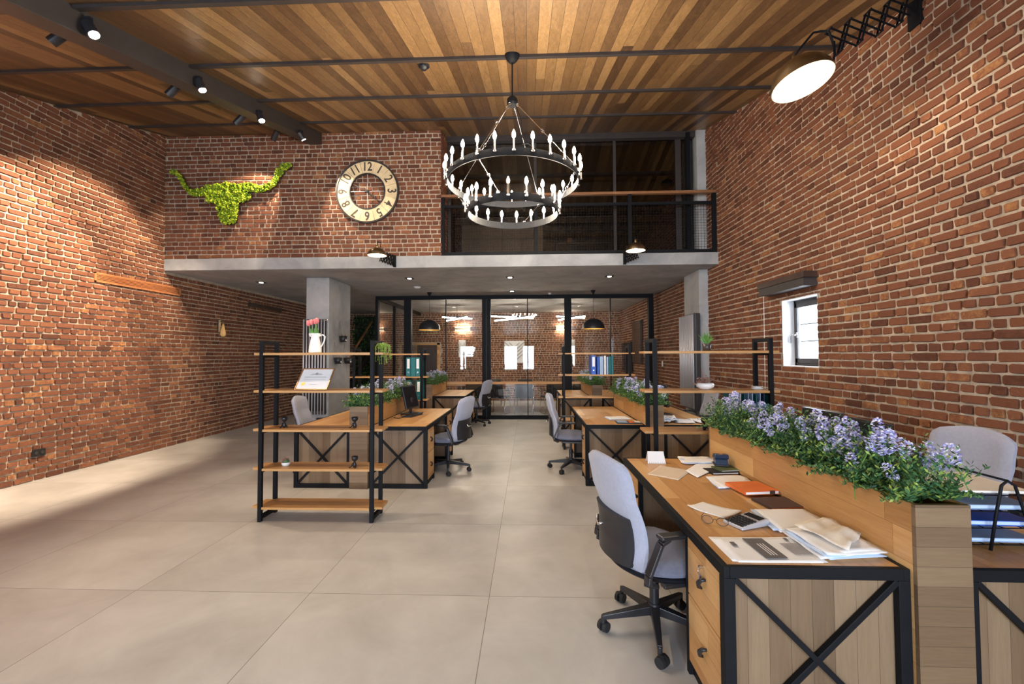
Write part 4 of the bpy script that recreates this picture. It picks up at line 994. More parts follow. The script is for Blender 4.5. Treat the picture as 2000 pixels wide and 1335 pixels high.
# hole punch
t = thing('hole_punch', 'blue-black two-hole punch resting on the notebooks', 'hole punch', (1.415, 3.275, zd + .026), R_(78))
m = MB(); m.box(-.05, .05, -.05, .05, 0, .012); O('base', m, 'plastic', t, bev=.003)
m = MB(); m.prism([(-.05, .012), (.05, .012), (.045, .035), (-.035, .05)], lambda p: (p[0], -.042, p[1]), lambda p: (p[0], .042, p[1])); O('body', m, 'navy', t, bev=.004)
m = MB(); m.prism([(-.045, .052), (.05, .040), (.055, .052), (.02, .080), (-.04, .085), (-.055, .068)], lambda p: (p[0], -.048, p[1]), lambda p: (p[0], .048, p[1])); O('lever_handle', m, 'navy', t, bev=.010)
O('finger_cutout', MB().sph((-.01, 0, .083), .012, (1.6, 1, .2)), 'oak_top', t, smooth=True)
# calculator
t = thing('calculator', 'grey desk calculator with dark keys beside the eyeglasses', 'calculator', (1.075, 2.215, zd), R_(-68))
m = MB(); m.hexa([(-.06, -.09, 0), (.06, -.09, 0), (.06, .09, 0), (-.06, .09, 0)], [(-.058, -.088, .014), (.058, -.088, .014), (.058, .088, .034), (-.058, .088, .034)]); O('body', m, 'radiator_grey', t, bev=.005)
zf = lambda y: .014 + (y + .088) / .176 * .020
m = MB(); m.hexa([(-.045, .035, zf(.035)), (.045, .035, zf(.035)), (.045, .072, zf(.072)), (-.045, .072, zf(.072))], [(-.045, .035, zf(.035) + .002), (.045, .035, zf(.035) + .002), (.045, .072, zf(.072) + .002), (-.045, .072, zf(.072) + .002)]); O('display', m, 'screen', t)
for i in range(6):
    for j in range(5):
        x, y = -.044 + i * .0175, -.075 + j * .0205; O('key', B(x - .0065, x + .0065, y - .007, y + .007, zf(y) - .002, zf(y) + .006), 'blackcover', t, bev=.0015)
# eyeglasses
t = thing('eyeglasses', 'black-rimmed eyeglasses folded open near the desk edge', 'glasses', (.915, 2.195, zd), R_(-30))
m = MB()
for s in (-1, 1): m.tube([(s * .034 + .026 * math.cos(a), .0, .022 + .019 * math.sin(a)) for a in [k * PI / 8 for k in range(16)]], .0016, 6, closed=True)
m.tube([(-.008, 0, .025), (0, .002, .029), (.008, 0, .025)], .0015, 6); O('rims', m, 'plastic', t, smooth=True)
for s in (-1, 1):
    O('temple_arm', MB().tube([(s * .060, 0, .030), (s * .064, .01, .030), (s * .062, .09, .022), (s * .058, .13, .004)], .0017, 6), 'plastic', t, smooth=True)
    O('lens', MB().cyl((s * .034, -.0004, .022), (s * .034, .0004, .022), .021, n=20), 'glass', t)
# wire tray of files at the right edge
t = thing('letter_tray', 'black wire letter tray stacked with files at the right edge desk', 'letter tray', (2.03, 2.13, zd))
m = MB()
for z in (.02, .09, .16, .23):
    m.tube([(-.15, -.17, z), (.17, -.17, z), (.17, .17, z), (-.15, .17, z)], .003, 6, closed=True)
for k in range(4):
    for z in (.02, .09, .16, .23): m.tube([(-.15 + .08 * k, -.17, z), (-.15 + .08 * k, .17, z)], .0022, 5)
O('wire_shelves', m, 'steel', t)
for s in (-1, 1): O('side_loop', MB().tube([(.0 - .06, s * .18, .0), (-.03, s * .18, .16), (-.005, s * .18, .275), (.02, s * .18, .295), (.05, s * .18, .275), (.085, s * .18, .16), (.13, s * .18, 0)], .006, 8), 'steel', t, smooth=True)
O('top_cross_wire', MB().tube([(.02, -.18, .295), (.02, .18, .295)], .005, 8), 'steel', t, smooth=True)
rnd = random.Random(4)
for z, mt, lb, hh in ((.024, 'lightblue', 'blue tinted files on the lowest level of the wire tray', .018), (.094, 'blue', 'bright blue folder on the second level of the wire tray', .022), (.164, 'lightblue', 'pale folders on the third level of the wire tray', .02), (.234, 'paper_warm', 'cream folder on the top of wire tray', .010)):
    q = thing('file_folder', lb, 'folder', (2.035, 2.13, zd + z), R_(rnd.uniform(-3, 3)))
    O('cover', B(-.14, .15, -.155, .155, 0, .003), mt, q); O('sheets', B(-.138, .145, -.15, .15, .003, hh - .003), 'paper_blue' if mt != 'paper_warm' else 'paper', q); O('cover', B(-.14, .15, -.155, .155, hh - .003, hh), mt, q)
# monitors
def monitor(x, y, z, rz, label, w=.50, h=.30, tilt=0, zb=.12):
    t = thing('computer_monitor', label, 'monitor', (x, y, z), rz); R3 = Matrix.Rotation(R_(tilt), 3, 'Y') ; o = Vector((0, 0, zb))
    tr = lambda mb: setattr(mb, 'v', [tuple(R3 @ Vector(v) + o) for v in mb.v]) or mb
    O('screen_housing', tr(B(-.03, .0, -w / 2, w / 2, 0, h)), 'plastic', t, bev=.006); O('screen', tr(B(.0, .002, -w / 2 + .012, w / 2 - .012, .018, h - .012)), 'screen', t)
    O('stand_neck', MB().bar((-.05, 0, .01), (-.02, 0, zb + h * .45), .06, .02), 'plastic', t, bev=.004); O('stand_base', B(-.14, .10, -.12, .12, 0, .014), 'plastic', t, bev=.006); O('bezel_trim', tr(B(-.031, .003, -w / 2 - .002, w / 2 + .002, h - .001, h + .006)), 'radiator_dark', t)
    return t
monitor(-1.665, 6.22, HD, R_(-14), 'thin black monitor turned side-on on the left block desk', tilt=-14, w=.36, h=.32, zb=.09)
monitor(2.03, 3.07, HD, R_(2), 'black monitor behind the near lavender flowers, farther of two', h=.31, w=.36, zb=.14)
monitor(2.03, 2.69, HD, R_(2), 'black monitor behind the near lavender flowers, nearer of two', h=.30, w=.36, zb=.14)
monitor(1.88, 6.22, HD, R_(12), 'black monitor behind the middle right flowers', tilt=-6, w=.44, h=.30)
t = thing('keyboard', 'black keyboard lying in front of the left block monitor', 'keyboard', (-1.62, 6.02, HD), R_(-14)); O('key_bed', B(-.07, .07, -.17, .17, 0, .012), 'plastic', t, bev=.004)
m = MB()
for i in range(5):
    for j in range(14): m.box(-.06 + i * .025, -.04 + i * .025, -.16 + j * .023, -.141 + j * .023, .012, .018)
O('keys', m, 'rubber', t)
T(O('cable', MB().tube([(-1.80, 6.15, HD + .004), (-1.78, 6.0, HD + .004), (-1.70, 5.85, HD + .004), (-1.74, 5.75, HD + .004), (-1.82, 5.8, HD + .004), (-1.84, 5.95, HD + .004)], .004, 6), 'plastic', smooth=True), 'black cable curled on the left block desk before the monitor', 'cable')
# middle right desk
mg = sheet(1.235, 5.44, HD, .31, .22, R_(-4), 'glossy blue and orange magazine on the middle right desk corner', mat='navy', t=.004, nsheets=2, name='magazine', cat='magazine', seed=12)
O('cover_picture', B(-.14, -.02, -.09, .09, .0125, .013), 'lightblue', mg); O('cover_picture', B(.0, .06, -.09, .05, .0125, .013), 'orange', mg); O('cover_picture', B(.07, .14, -.06, .09, .0125, .013), 'paper_warm', mg)
sheet(1.18, 5.80, HD, .29, .22, R_(8), 'blank white pad of paper behind the magazine', nsheets=3, t=.004, name='paper_pad', cat='paper', seed=13)
for i, (x, y, a, lb) in enumerate(((1.72, 5.52, 10, 'crinkled white bag of papers beside the planter on the middle right desk'), (1.93, 5.48, -8, 'open white booklet on middle right desk, left one'), (2.15, 5.52, 6, 'open white booklet on middle right desk, right one'))):
    sheet(x, y, HD, .20, .27, R_(a), lb, nsheets=4, t=.004, amp=.010 if i else .05, seed=20 + i, name='open_booklet' if i else 'crinkled_bag', cat='papers')

# ------------------------------------------------------------------ things on the racks
def figurine(x, y, z, label, rz=0):
    t = thing('figurine_pot', label, 'figurine pot', (x, y, z), rz, None)
    m = MB(); m.lathe([(.006, .055), (.012, .058), (.026, .072), (.031, .088), (.030, .104), (.027, .104), (.026, .09), (.018, .075), (.001, .068)], 20); O('head_cup', m, 'blackcover', t, smooth=True)
    m = MB(); m.lathe([(.001, .0), (.012, .001), (.019, .018), (.015, .040), (.008, .055), (.005, .060)], 14); O('body', m, 'blackcover', t, smooth=True)
    for s in (-1, 1): O('leg', MB().tube([(s * .010, 0, .018), (s * .020, -.014, .022), (s * .028, -.03, .006), (s * .030, -.042, .008)], [.007, .006, .005, .006], 8), 'blackcover', t, smooth=True)
    O('arm', MB().tube([(-.010, -.004, .046), (-.020, -.016, .034), (-.012, -.02, .022)], .004, 6), 'blackcover', t, smooth=True); return t
figurine(-2.39, 4.17, .87, 'black seated figurine pot at the left of the front rack middle shelf', .4)
figurine(-1.69, 4.17, .87, 'black figurine pot at the right of the front rack middle shelf', -.3)
f3 = figurine(-1.672, 4.13, .50, 'black figurine pot dangling its legs over the lower shelf edge', -.2)
figurine(1.63, 4.10, .87, 'black figurine pot on the near planter end of the right rack', .2)
t = thing('white_jug', 'white enamel pitcher with handle on top of the front rack', 'jug', (-2.10, 4.19, 1.60))
O('body', MB().lathe([(.001, 0), (.058, 0), (.060, .01), (.055, .06), (.043, .12), (.038, .15), (.045, .178), (.052, .19), (.048, .19), (.036, .155), (.001, .14)], 28), 'white', t, smooth=True)
O('handle', MB().tube([(.042, 0, .165), (.075, 0, .178), (.098, 0, .16), (.092, 0, .12), (.068, 0, .07), (.052, 0, .05)], .0065, 8), 'white', t, smooth=True)
O('spout', MB().lathe([(.012, -.02), (.020, .0), (.022, .01)], 12, (-.043, 0, .178)), 'white', t, smooth=True)
for i, (dx, dy, dz, lb) in enumerate(((-.07, 0, .265, 'pink tulip leaning left in white jug'), (-.035, -.01, .275, 'pink tulip second from left in the white jug'), (-.01, .01, .283, 'pink tulip third from left in white jug'), (.02, -.01, .288, 'pink tulip rightmost in the white jug'))):
    q = thing('tulip', lb, 'tulip', (-2.10, 4.19, 1.60), 0, None)
    O('stem', MB().tube([(dx * .1, dy * .1, .143), (dx * .5, dy, .21), (dx, dy, dz)], .0032, 6), 'green', q, smooth=True)
    O('petals', MB().lathe([(.001, -.002), (.016, .006), (.022, .025), (.019, .042), (.009, .055), (.001, .052)], 8, (dx, dy, dz)), 'pink', q, smooth=True)
    for k in range(2):
        a = i * 1.7 + k * 2.5; e = Vector((dx * .7 + .035 * math.cos(a), .03 * math.sin(a), .245)); b0 = Vector((dx * .15, 0, .15)); s = Vector((0, 1, 0)).cross((e - b0).normalized()).normalized() * .010
        mm = (b0 + e) / 2 + Vector((.012 * math.cos(a), .01, 0)); O('leaf', MB().add([b0, mm + s, e, mm - s], [(0, 1, 2, 3)]), 'green', q, fix=False)
# framed certificate
t = thing('framed_certificate', 'framed certificate with a gold seal leaning on the front rack', 'certificate', (-2.085, 4.075, 1.243), R_(-3))
R3 = Matrix.Rotation(R_(-38), 3, 'X')
def tl(mb): mb.v = [tuple(R3 @ Vector(v)) for v in mb.v]; return mb
w, h = .165, .255; m = MB()
for q in ((-w, w, 0, .012), (-w, w, h - .012, h), (-w, -w + .012, .012, h - .012), (w - .012, w, .012, h - .012)): m.box(q[0], q[1], -.008, .008, q[2], q[3])
O('gilded_frame', tl(m), 'gold_frame', t, bev=.002); O('certificate_paper', tl(B(-w + .012, w - .012, -.002, .002, .012, h - .012)), 'paper', t)
m = MB(); m.box(-.06, .06, -.003, -.002, .175, .181); m.box(-.045, .045, -.003, -.002, .187, .192)
for z in (.15, .143, .12): m.box(-.11, .11, -.003, -.002, z, z + .003)
m.box(-.03, .04, -.003, -.002, .06, .063); m.cyl((0, -.003, .19), (0, -.002, .19), .014, n=16); O('printed_text', tl(m), 'inklight', t)
O('gold_seal', tl(MB().cyl((-.10, -.004, .07), (-.10, -.002, .07), .020, n=18)), 'gold', t); O('easel_back', MB().bar((0, .135, .16), (0, .20, .0), .03, .003), 'darkwood', t)
# trailing plant
t = thing('trailing_plant', 'trailing green plant in a dark pot at the right end of front rack top', 'plant', (-1.44, 4.19, 1.60)); rnd = random.Random(8)
O('pot', MB().lathe([(.001, 0), (.026, 0), (.032, .045), (.029, .045), (.001, .035)], 18), 'blackcover', t, smooth=True)
m = MB()
for k in range(30):
    a = rnd.uniform(-2.2, 2.2) if k % 4 else rnd.random() * 6.28; r = rnd.uniform(.03, .085); dr = rnd.uniform(.02, .17) if k % 3 else .0
    P = [Vector((0, 0, .04)), Vector((r * .6 * math.cos(a), r * .6 * math.sin(a), .085)), Vector((r * math.cos(a), r * math.sin(a), .06)), Vector((r * 1.15 * math.cos(a), r * 1.15 * math.sin(a), .04 - dr))]
    m.tube(P, .0018, 4)
    for s in range(16):
        u = s / 15 * 2.999; i = int(u); p = P[i].lerp(P[i + 1], u - i); m.blob(p + Vector((rnd.uniform(-.008, .008), rnd.uniform(-.008, .008), rnd.uniform(-.008, .008))), rnd.uniform(.004, .0075))
O('stems_and_leaves', m, 'limegreen', t, fix=False)
# succulents and small pots
def succ(x, y, z, label, kind):
    t = thing('potted_succulent', label, 'potted plant', (x, y, z)); rnd = random.Random(int(x * 100))
    if kind == 'air':
        O('pot', MB().lathe([(.001, 0), (.036, 0), (.040, .07), (.034, .07), (.001, .055)], 20), 'radiator_dark', t, smooth=True); m = MB()
        for k in range(46):
            a = rnd.random() * 6.28; r = rnd.uniform(.015, .08); hh = rnd.uniform(.07, .15) - r * .4; b0 = Vector((.008 * math.cos(a), .008 * math.sin(a), .06)); e = Vector((r * math.cos(a), r * math.sin(a), .06 + hh)); s = Vector((-math.sin(a), math.cos(a), 0)) * .0035
            mid = b0.lerp(e, .5) + Vector((0, 0, .015)); m.add([b0 - s, b0 + s, mid + s, e, mid - s], [(0, 1, 2, 3, 4)])
        O('spiky_leaves', m, 'green', t, fix=False); O('gravel', MB().sph((0, 0, .062), .032, (1, 1, .25)), 'tan', t)
    else:
        O('pot', MB().lathe([(.001, 0), (.030, 0), (.040, .018), (.040, .030), (.034, .034), (.030, .025), (.001, .022)], 20), 'white', t, smooth=True); m = MB()
        for k in range(60):
            a = rnd.random() * 6.28; r = rnd.uniform(0, .034); m.blob((r * math.cos(a), r * math.sin(a), .035 + rnd.uniform(0, .045) - r * .5), rnd.uniform(.005, .009), (1, 1, 1.3))
        O('rosettes', m, 'dried' if kind == 'mix' else 'leaf', t, fix=False)
        O('green_rosettes', MB().sph((0, 0, .04), .028, (1, 1, .9), 10, 6), 'leaf', t)
    return t
succ(-2.375, 4.18, .50, 'tiny succulent in a white pot on the lower left of front rack', 'mix')
succ(1.675, 4.13, 1.60, 'spiky air plant in a grey pot on top of the right rack', 'air')
t = thing('dried_flower_bowl', 'white bowl of dried flowers and twigs on the right rack', 'bowl', (1.655, 4.13, 1.24)); rnd = random.Random(9)
O('bowl', MB().lathe([(.001, 0), (.035, 0), (.075, .025), (.080, .045), (.070, .062), (.062, .062), (.068, .045), (.001, .02)], 26), 'white', t, smooth=True); m = MB()
for k in range(60):
    a = rnd.random() * 6.28; r = rnd.uniform(.02, .11); z = rnd.uniform(.07, .125); m.tube([(0, 0, .03), (r * .5 * math.cos(a), r * .5 * math.sin(a), z * .9), (r * math.cos(a), r * math.sin(a) , z - .02 * (k % 2))], .0014, 4); m.blob((r * math.cos(a), r * math.sin(a), z - .02 * (k % 2)), rnd.uniform(.004, .011))
m.tube([(0, 0, .05), (-.02, 0, .14), (-.035, 0, .20)], [.006, .005, .002], 6); O('dried_stems', m, 'dried', t, fix=False)
t = thing('small_dish', 'small white stacked dishes at the right end of the right rack', 'dish', (2.13, 4.13, 1.24)); O('lower_dish', MB().lathe([(.001, 0), (.035, 0), (.055, .012), (.052, .014), (.001, .004)], 20), 'white', t, smooth=True); O('upper_dish', MB().lathe([(.001, .014), (.03, .014), (.048, .026), (.045, .028), (.001, .018)], 20), 'white', t, smooth=True)
# binders
def binder(x, y, z, mat, label, group, rz=0, w=.075, h=.315, d=.285, lab=True):
    t = thing('ring_binder', label, 'binder', (x, y, z), rz, group)
    m = MB(); m.box(-w / 2, -w / 2 + .003, 0, d, 0, h); m.box(w / 2 - .003, w / 2, 0, d, 0, h); m.box(-w / 2, w / 2, 0, .003, 0, h); O('cover', m, mat, t, bev=.001)
    O('paper_block', B(-w / 2 + .004, w / 2 - .008, .02, d - .008, .004, h - .02), 'paper', t)
    if lab:
        O('spine_label', B(-w * .28, w * .28, -.0015, 0, h * .42, h * .93), 'paper', t); m = MB(); m.lathe([(.008, 0), (.012, 0), (.012, .003), (.008, .003), (.008, 0)], 14, (0, 0, h * .22), Matrix.Rotation(R_(90), 3, 'X')); O('finger_ring', m, 'chrome', t)
    return t
yb = 7.10
for x, z, lb in ((-1.985, 1.22, 'teal ring binder with a label, left on the rack shelf behind the left block'), (-1.905, 1.22, 'teal ring binder right of the labelled one on the upper shelf'), (-1.828, 1.22, 'teal ring binder nearest the rack post on the upper shelf'), (-1.985, .84, 'teal ring binder on the lower shelf, partly behind the monitor'), (-1.815, .84, 'teal ring binder with a label at the right of lower shelf')):
    binder(x, yb, z, 'teal', lb, 'teal binders behind the left block', lab=x != -1.905)
binder(1.085, 7.25, 1.24, 'blue', 'bright blue ring binder on rack behind middle right desks', 'binders on the far right rack')
for i, (x, mt, lb, wd) in enumerate(((1.160, 'blue', 'leaning clear folder with blue edge next to the blue binder', .03), (1.215, 'lightblue', 'pale blue grey binder among the far right files', .06), (1.275, 'paper', 'white file folder among the far right files', .03), (1.315, 'lightblue', 'light blue file next to the white folder', .03), (1.355, 'teal', 'teal file between the light blue file and rightmost file', .03), (1.395, 'teal', 'rightmost teal file on the far right rack', .035))):
    binder(x, 7.25, 1.24, mt, lb, 'binders on the far right rack', w=wd, h=.29 + .01 * (i % 3), lab=False)
for i, (x, mt, lb) in enumerate(((1.95, 'teal', 'dark green box file on the middle right desk, left end of row'), (2.03, 'lightblue', 'open folder of bluish papers in the row behind near flowers'), (2.10, 'lightblue', 'second bluish folder in row behind the near flowers'), (2.17, 'teal', 'dark teal file in row behind near flowers'), (2.235, 'navy', 'navy file at the right end of row behind near flowers'))):
    pass
t = thing('file_box', 'dark green open file box full of bluish papers behind near flowers', 'file box', (2.03, 4.13, .87))
m = MB(); m.box(-.165, -.16, -.12, .12, 0, .35); m.box(.16, .165, -.12, .12, 0, .345); m.box(-.16, .16, .115, .12, 0, .345); m.box(-.16, .16, -.12, -.115, 0, .25); m.box(-.165, .165, -.12, .12, 0, .004); O('box', m, 'teal', t)
for k in range(8): O('divider_sheet', MB().bar((-.14 + k * .035, 0, .01), (-.135 + k * .035, 0, .35 - .01 * (k % 3)), .21, .006, up=(1, 0, 0)), ['lightblue', 'paper', 'teal', 'lightblue', 'paper_blue', 'teal', 'lightblue', 'navy'][k], t)

# ------------------------------------------------------------------ wall art: moss bull head
t = thing('moss_bull_head', 'green moss longhorn bull head silhouette mounted on the upper brick wall', 'wall decoration', (-5.05, YF - .02, 4.3))
BP = [(-6.115, 4.753), (-6.026, 4.763), (-5.922, 4.661), (-5.843, 4.509), (-5.764, 4.415), (-5.523, 4.428), (-5.499, 4.478), (-5.347, 4.5), (-5.119, 4.525), (-4.942, 4.492), (-4.74, 4.513), (-4.538, 4.459), (-4.363, 4.506), (-4.294, 4.629), (-4.253, 4.752), (-4.116, 4.836), (-4.015, 4.847), (-4.002, 4.797), (-4.139, 4.713), (-4.225, 4.565), (-4.299, 4.455), (-4.411, 4.37), (-4.587, 4.356), (-4.788, 4.364), (-4.699, 4.313), (-4.711, 4.239), (-4.836, 4.191), (-4.912, 4.18), (-4.934, 4.007), (-4.957, 3.858), (-5.032, 3.81), (-5.158, 3.812), (-5.235, 3.887), (-5.263, 4.012), (-5.316, 4.187), (-5.443, 4.189), (-5.482, 4.265), (-5.407, 4.321), (-5.623, 4.305), (-5.75, 4.32), (-5.879, 4.435), (-5.946, 4.586), (-6.05, 4.701), (-6.127, 4.703)]
O('backing_board', MB().prism(BP, lambda p: (p[0] + 5.05, -.045, p[1] - 4.3), lambda p: (p[0] + 5.05, -.02, p[1] - 4.3)), 'darkwood', t)
def inside(x, y, P):
    c = False; j = len(P) - 1
    for i in range(len(P)):
        if (P[i][1] > y) != (P[j][1] > y) and x < (P[j][0] - P[i][0]) * (y - P[i][1]) / (P[j][1] - P[i][1]) + P[i][0]: c = not c
        j = i
    return c
rnd = random.Random(21); m = MB(); n = 0
while n < 4200:
    x, z = rnd.uniform(-6.13, -4.0), rnd.uniform(3.8, 4.86)
    if not inside(x, z, BP): continue
    n += 1; bulge = .05 + .055 * noise.noise(Vector((x * 16, z * 16, 1))); m.blob((x + 5.05, -.045 - rnd.random() * bulge - .008, z - 4.3), rnd.uniform(.008, .022), (1, 1, 1))
O('moss', m, 'moss', t, fix=False)

# wall clock
ck = thing('wall_clock', 'large open-centre wall clock with cream numeral plates on the upper brick wall', 'clock', (-2.705, YF - .03, 4.345), 0)
R3 = Matrix.Rotation(R_(90), 3, 'X')
def ringxz(r0, r1, y0_, y1_, n=72, a0=0, a1=2 * PI):
    m = MB(); full = abs(a1 - a0 - 2 * PI) < 1e-6; k = n if full else n + 1; vs = []
    for i in range(k):
        a = a0 + (a1 - a0) * i / n; c, s = math.cos(a), math.sin(a)
        vs += [(r0 * c, y0_, r0 * s), (r1 * c, y0_, r1 * s), (r1 * c, y1_, r1 * s), (r0 * c, y1_, r0 * s)]
    fs = []
    for i in range(n if full else n):
        j = (i + 1) % k
        for q in range(4): fs.append((i * 4 + q, i * 4 + (q + 1) % 4, j * 4 + (q + 1) % 4, j * 4 + q))
    if not full: fs += [(0, 1, 2, 3), tuple(4 * n + q for q in range(4))]
    return m.add(vs, fs)
O('outer_rim', ringxz(.515, .54, -.05, -.005), 'radiator_dark', ck); O('inner_rim', ringxz(.292, .31, -.045, -.01), 'radiator_dark', ck)
O('cross_wire', MB().box(-.30, .30, -.03, -.02, -.005, .005).box(-.005, .005, -.03, -.02, -.30, .30), 'radiator_grey', ck)
def text_mesh(s, size, ext=.002):
    cu = bpy.data.curves.new('t', 'FONT'); cu.body = s; cu.size = size; cu.align_x = 'CENTER'; cu.align_y = 'CENTER'; cu.extrude = ext; cu.resolution_u = 4; cu.offset = .003
    o = bpy.data.objects.new('t', cu); C.objects.link(o); dg = bpy.context.evaluated_depsgraph_get(); me = bpy.data.meshes.new_from_object(o.evaluated_get(dg)); bpy.data.objects.remove(o); bpy.data.curves.remove(cu); return me
for h_ in range(1, 13):
    a = PI / 2 - h_ * PI / 6
    pl = O('numeral_plate', ringxz(.312, .513, -.035, -.015, 8, a - PI / 12 + .006, a + PI / 12 - .006), 'clockface', ck)
    me = text_mesh(str(h_), .21); me.materials.append(M['numeral']); o = bpy.data.objects.new('numeral', me); C.objects.link(o); o.parent = pl
    o.location = (.415 * math.cos(a), -.038, .415 * math.sin(a)); o.rotation_euler = Matrix.Rotation(-(PI / 2 - a) * -1 * -1, 3, 'Y').to_euler() if False else (Matrix.Rotation(PI / 2 - a, 3, 'Y') @ Matrix.Rotation(PI / 2, 3, 'X')).to_euler(); o.scale = (.82, 1, 1)
def hand(ang, L, w, name):
    c, s = math.cos(ang), math.sin(ang); O(name, MB().add([(-.05 * c - w * s * .5, -.045, -.05 * s + w * c * .5), (-.05 * c + w * s * .5, -.045, -.05 * s - w * c * .5), (L * .45 * c + w * s, -.045, L * .45 * s - w * c), (L * c, -.045, L * s), (L * .45 * c - w * s, -.045, L * .45 * s + w * c)], [(0, 1, 2, 3, 4)]).prism([(0, 0)] * 3, lambda p: (0, -.044, 0), lambda p: (0, -.044, 0)) if False else MB().prism([(-.05 * c - w * s * .5, -.05 * s + w * c * .5), (-.05 * c + w * s * .5, -.05 * s - w * c * .5), (L * .45 * c + w * s, L * .45 * s - w * c), (L * c, L * s), (L * .45 * c - w * s, L * .45 * s + w * c)], lambda p: (p[0], -.047, p[1]), lambda p: (p[0], -.043, p[1])), 'blackcover', ck)
hand(R_(153), .27, .008, 'minute_hand'); hand(R_(-46), .25, .014, 'hour_hand'); O('hub', MB().cyl((0, -.055, 0), (0, -.02, 0), .025, n=16), 'blackcover', ck)

# vents, outlet, sconce on the left wall
def vent(y0_, y1_, z0, z1, mat, label, name='wall_vent'):
    t = thing(name, label, 'vent', (XL + .012, (y0_ + y1_) / 2, (z0 + z1) / 2)); l, h = (y1_ - y0_) / 2, (z1 - z0) / 2; m = MB()
    m.box(0, .02, -l, l, h - .018, h); m.box(0, .02, -l, l, -h, -h + .018); m.box(0, .02, -l, -l + .02, -h, h); m.box(0, .02, l - .02, l, -h, h); O('frame', m, mat, t)
    O('dark_backing', B(0, .003, -l + .02, l - .02, -h + .018, h - .018), 'black', t); m = MB(); n = 5
    for k in range(n): z = -h + .018 + (2 * h - .036) * (k + .5) / n; m.box(.004, .016, -l + .02, l - .02, z - .005, z + .005)
    O('louvre', m, mat, t); return t
vent(6.0, 7.55, 2.66, 2.80, 'terracotta', 'long orange-brown air grille on the left brick wall beside the slab')
vent(9.45, 10.75, 2.68, 2.78, 'darkwood', 'dark air grille on the shaded left brick wall under the slab')
t = thing('floor_outlet', 'small black wall outlet low on the left brick wall', 'outlet', (XL + .02, 5.34, .35)); O('plate', B(0, .015, -.075, .075, -.045, .045), 'blackcover', t, bev=.003)
for s in (-1, 1): O('socket', MB().cyl((.015, s * .035, 0), (.02, s * .035, 0), .022, n=16), 'radiator_dark', t)
t = thing('cage_wall_lamp', 'unlit teardrop bulb lamp with an added faint glow on the shaded left brick wall', 'lamp', (XL + .02, 8.52, 2.08)); O('wall_bracket', B(0, .03, -.03, .03, -.02, .22), 'brass', t, bev=.003)
O('arm', MB().tube([(.02, 0, .19), (.09, 0, .20), (.10, 0, .15)], .007, 8), 'brass', t, smooth=True); O('bulb', MB().lathe([(.012, .12), (.02, .08), (.045, -.02), (.052, -.09), (.03, -.13), (.001, -.135)], 18, (.10, 0, .02)), 'amber', t, smooth=True)
m = MB()
for k in range(6): a = k * PI / 3; m.tube([(.10 + .015 * math.cos(a), .015 * math.sin(a), .16), (.10 + .06 * math.cos(a), .06 * math.sin(a), -.08), (.10, 0, -.14)], .002, 4)
O('wire_cage', m, 'brass', t)
# radiators
t = thing('tube_radiator', 'tall silver tube radiator in front of the left concrete column', 'radiator', (-3.985, 7.90, .45))
for k in range(8): x = -.195 + k * .0557; O('tube', MB().cyl((x, 0, .03), (x, 0, 1.80), .0145, n=12), 'radiator_grey', t, smooth=True)
for k in range(8): x = -.195 + k * .0557; O('rear_tube', MB().cyl((x, .05, .03), (x, .05, 1.80), .0145, n=10), 'radiator_dark', t, smooth=True)
for z in (.05, 1.76): O('header', B(-.215, .215, -.0, .06, z, z + .045), 'radiator_dark', t, bev=.006)
O('valve', MB().cyl((.21, 0, 1.78), (.25, 0, 1.78), .012), 'chrome', t)
t = thing('tube_radiator', 'tall ribbed radiator on the right concrete column', 'radiator', (2.88, 7.90, .60))
for k in range(9): y = -.315 + k * .078; O('tube', MB().cyl((-.035, y, .03), (-.035, y, 1.66), .019, n=14), 'radiator_grey', t, smooth=True)
O('rear_casing', B(.0, .085, -.345, .325, .0, 1.68), 'radiator_dark', t, bev=.01); O('end_cap', B(-.02, .0, -.35, -.338, .0, 1.68), 'radiator_dark', t, bev=.003)
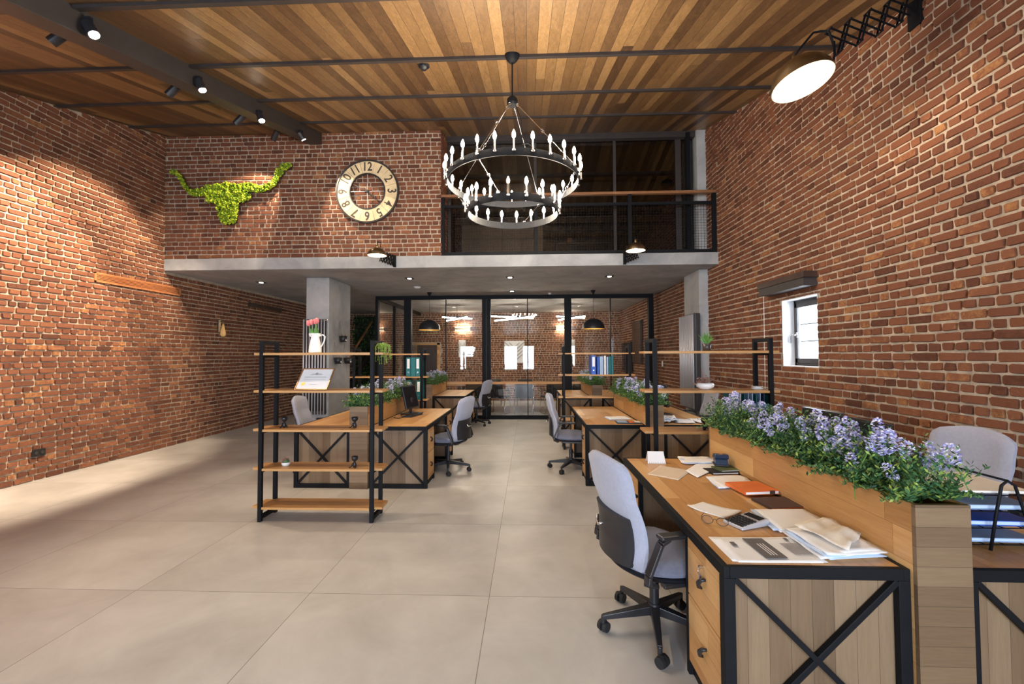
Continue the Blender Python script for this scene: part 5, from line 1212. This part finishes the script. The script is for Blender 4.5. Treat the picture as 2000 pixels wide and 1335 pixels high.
# hanging wall pots
for y, z, lb in ((8.44, 1.90, 'black wall pot with white tag, upper one on the column'), (8.22, 1.475, 'black wall pot with white tag, lower left on column'), (8.66, 1.47, 'black wall pot with white tag, lower right on column')):
    t = thing('wall_pot', lb, 'wall pot', (-3.745, y, z)); O('pot', MB().lathe([(.001, -.06), (.055, -.06), (.078, .06), (.070, .06), (.001, .04)], 18, (.08, 0, 0)), 'blackcover', t, smooth=True)
    O('white_tag', B(.135, .142, -.025, .03, -.035, .025), 'paper', t); O('twine', MB().tube([(.02, -.06, .06), (.008, 0, .36), (.02, .06, .06)], .002, 5), 'twine', t)
    m = MB(); rnd = random.Random(int(y * 10))
    for k in range(16): a = rnd.random() * 6.28; m.tube([(.08, 0, .04), (.08 + .05 * math.cos(a), .05 * math.sin(a), .06 + rnd.random() * .04)], .003, 4)
    O('small_sprigs', m, 'dried', t, fix=False)
# loft furniture
t = thing('loft_cabinet', 'beige panelled low cabinet behind the loft railing', 'cabinet', (-.55, 9.35, ZT + .002))
for a, b in ((-.88, 0), (.01, .88)): O('door_panel', B(a, b, -.03, 0, .05, 1.16), 'tan', t, bev=.01)
O('cabinet_body', B(-.89, .89, .0, .5, 0, 1.16), 'tan', t)
t = thing('loft_desk', 'dark low desk with small orange box in the loft', 'desk', (1.2, 9.6, ZT + .002)); O('desktop', B(-.6, .6, -.3, .3, .70, .74), 'darkwood', t)
for sx in (-.56, .56): O('leg', B(sx - .03, sx + .03, -.28, .28, 0, .70), 'darkwood', t)
t = thing('orange_box', 'small orange box on the dark loft desk', 'box', (.92, 9.5, ZT + .74)); O('body', B(-.05, .05, -.05, .05, 0, .12), 'terracotta', t); O('lid', B(-.053, .053, -.053, .053, .12, .14), 'terracotta', t)
t = thing('loft_wall_lamp', 'dark wall lamp on the brick wall inside the loft', 'lamp', (XR - .03, 9.0, 5.1)); O('bracket', MB().tube([(0, 0, .1), (-.12, 0, .18), (-.22, 0, .1)], .01, 6), 'steel', t); out, inn = dome(.12, .1); O('lamp_shade', MB().lathe(out, 20, (-.22, 0, 0)), 'steel', t, smooth=True)
light('loft_light', 'POINT', (0, 10.0, 5.0), 3, WARM, .1)
for o in list(bpy.data.objects):
    if o.type == 'LIGHT': o['kind'] = 'light'
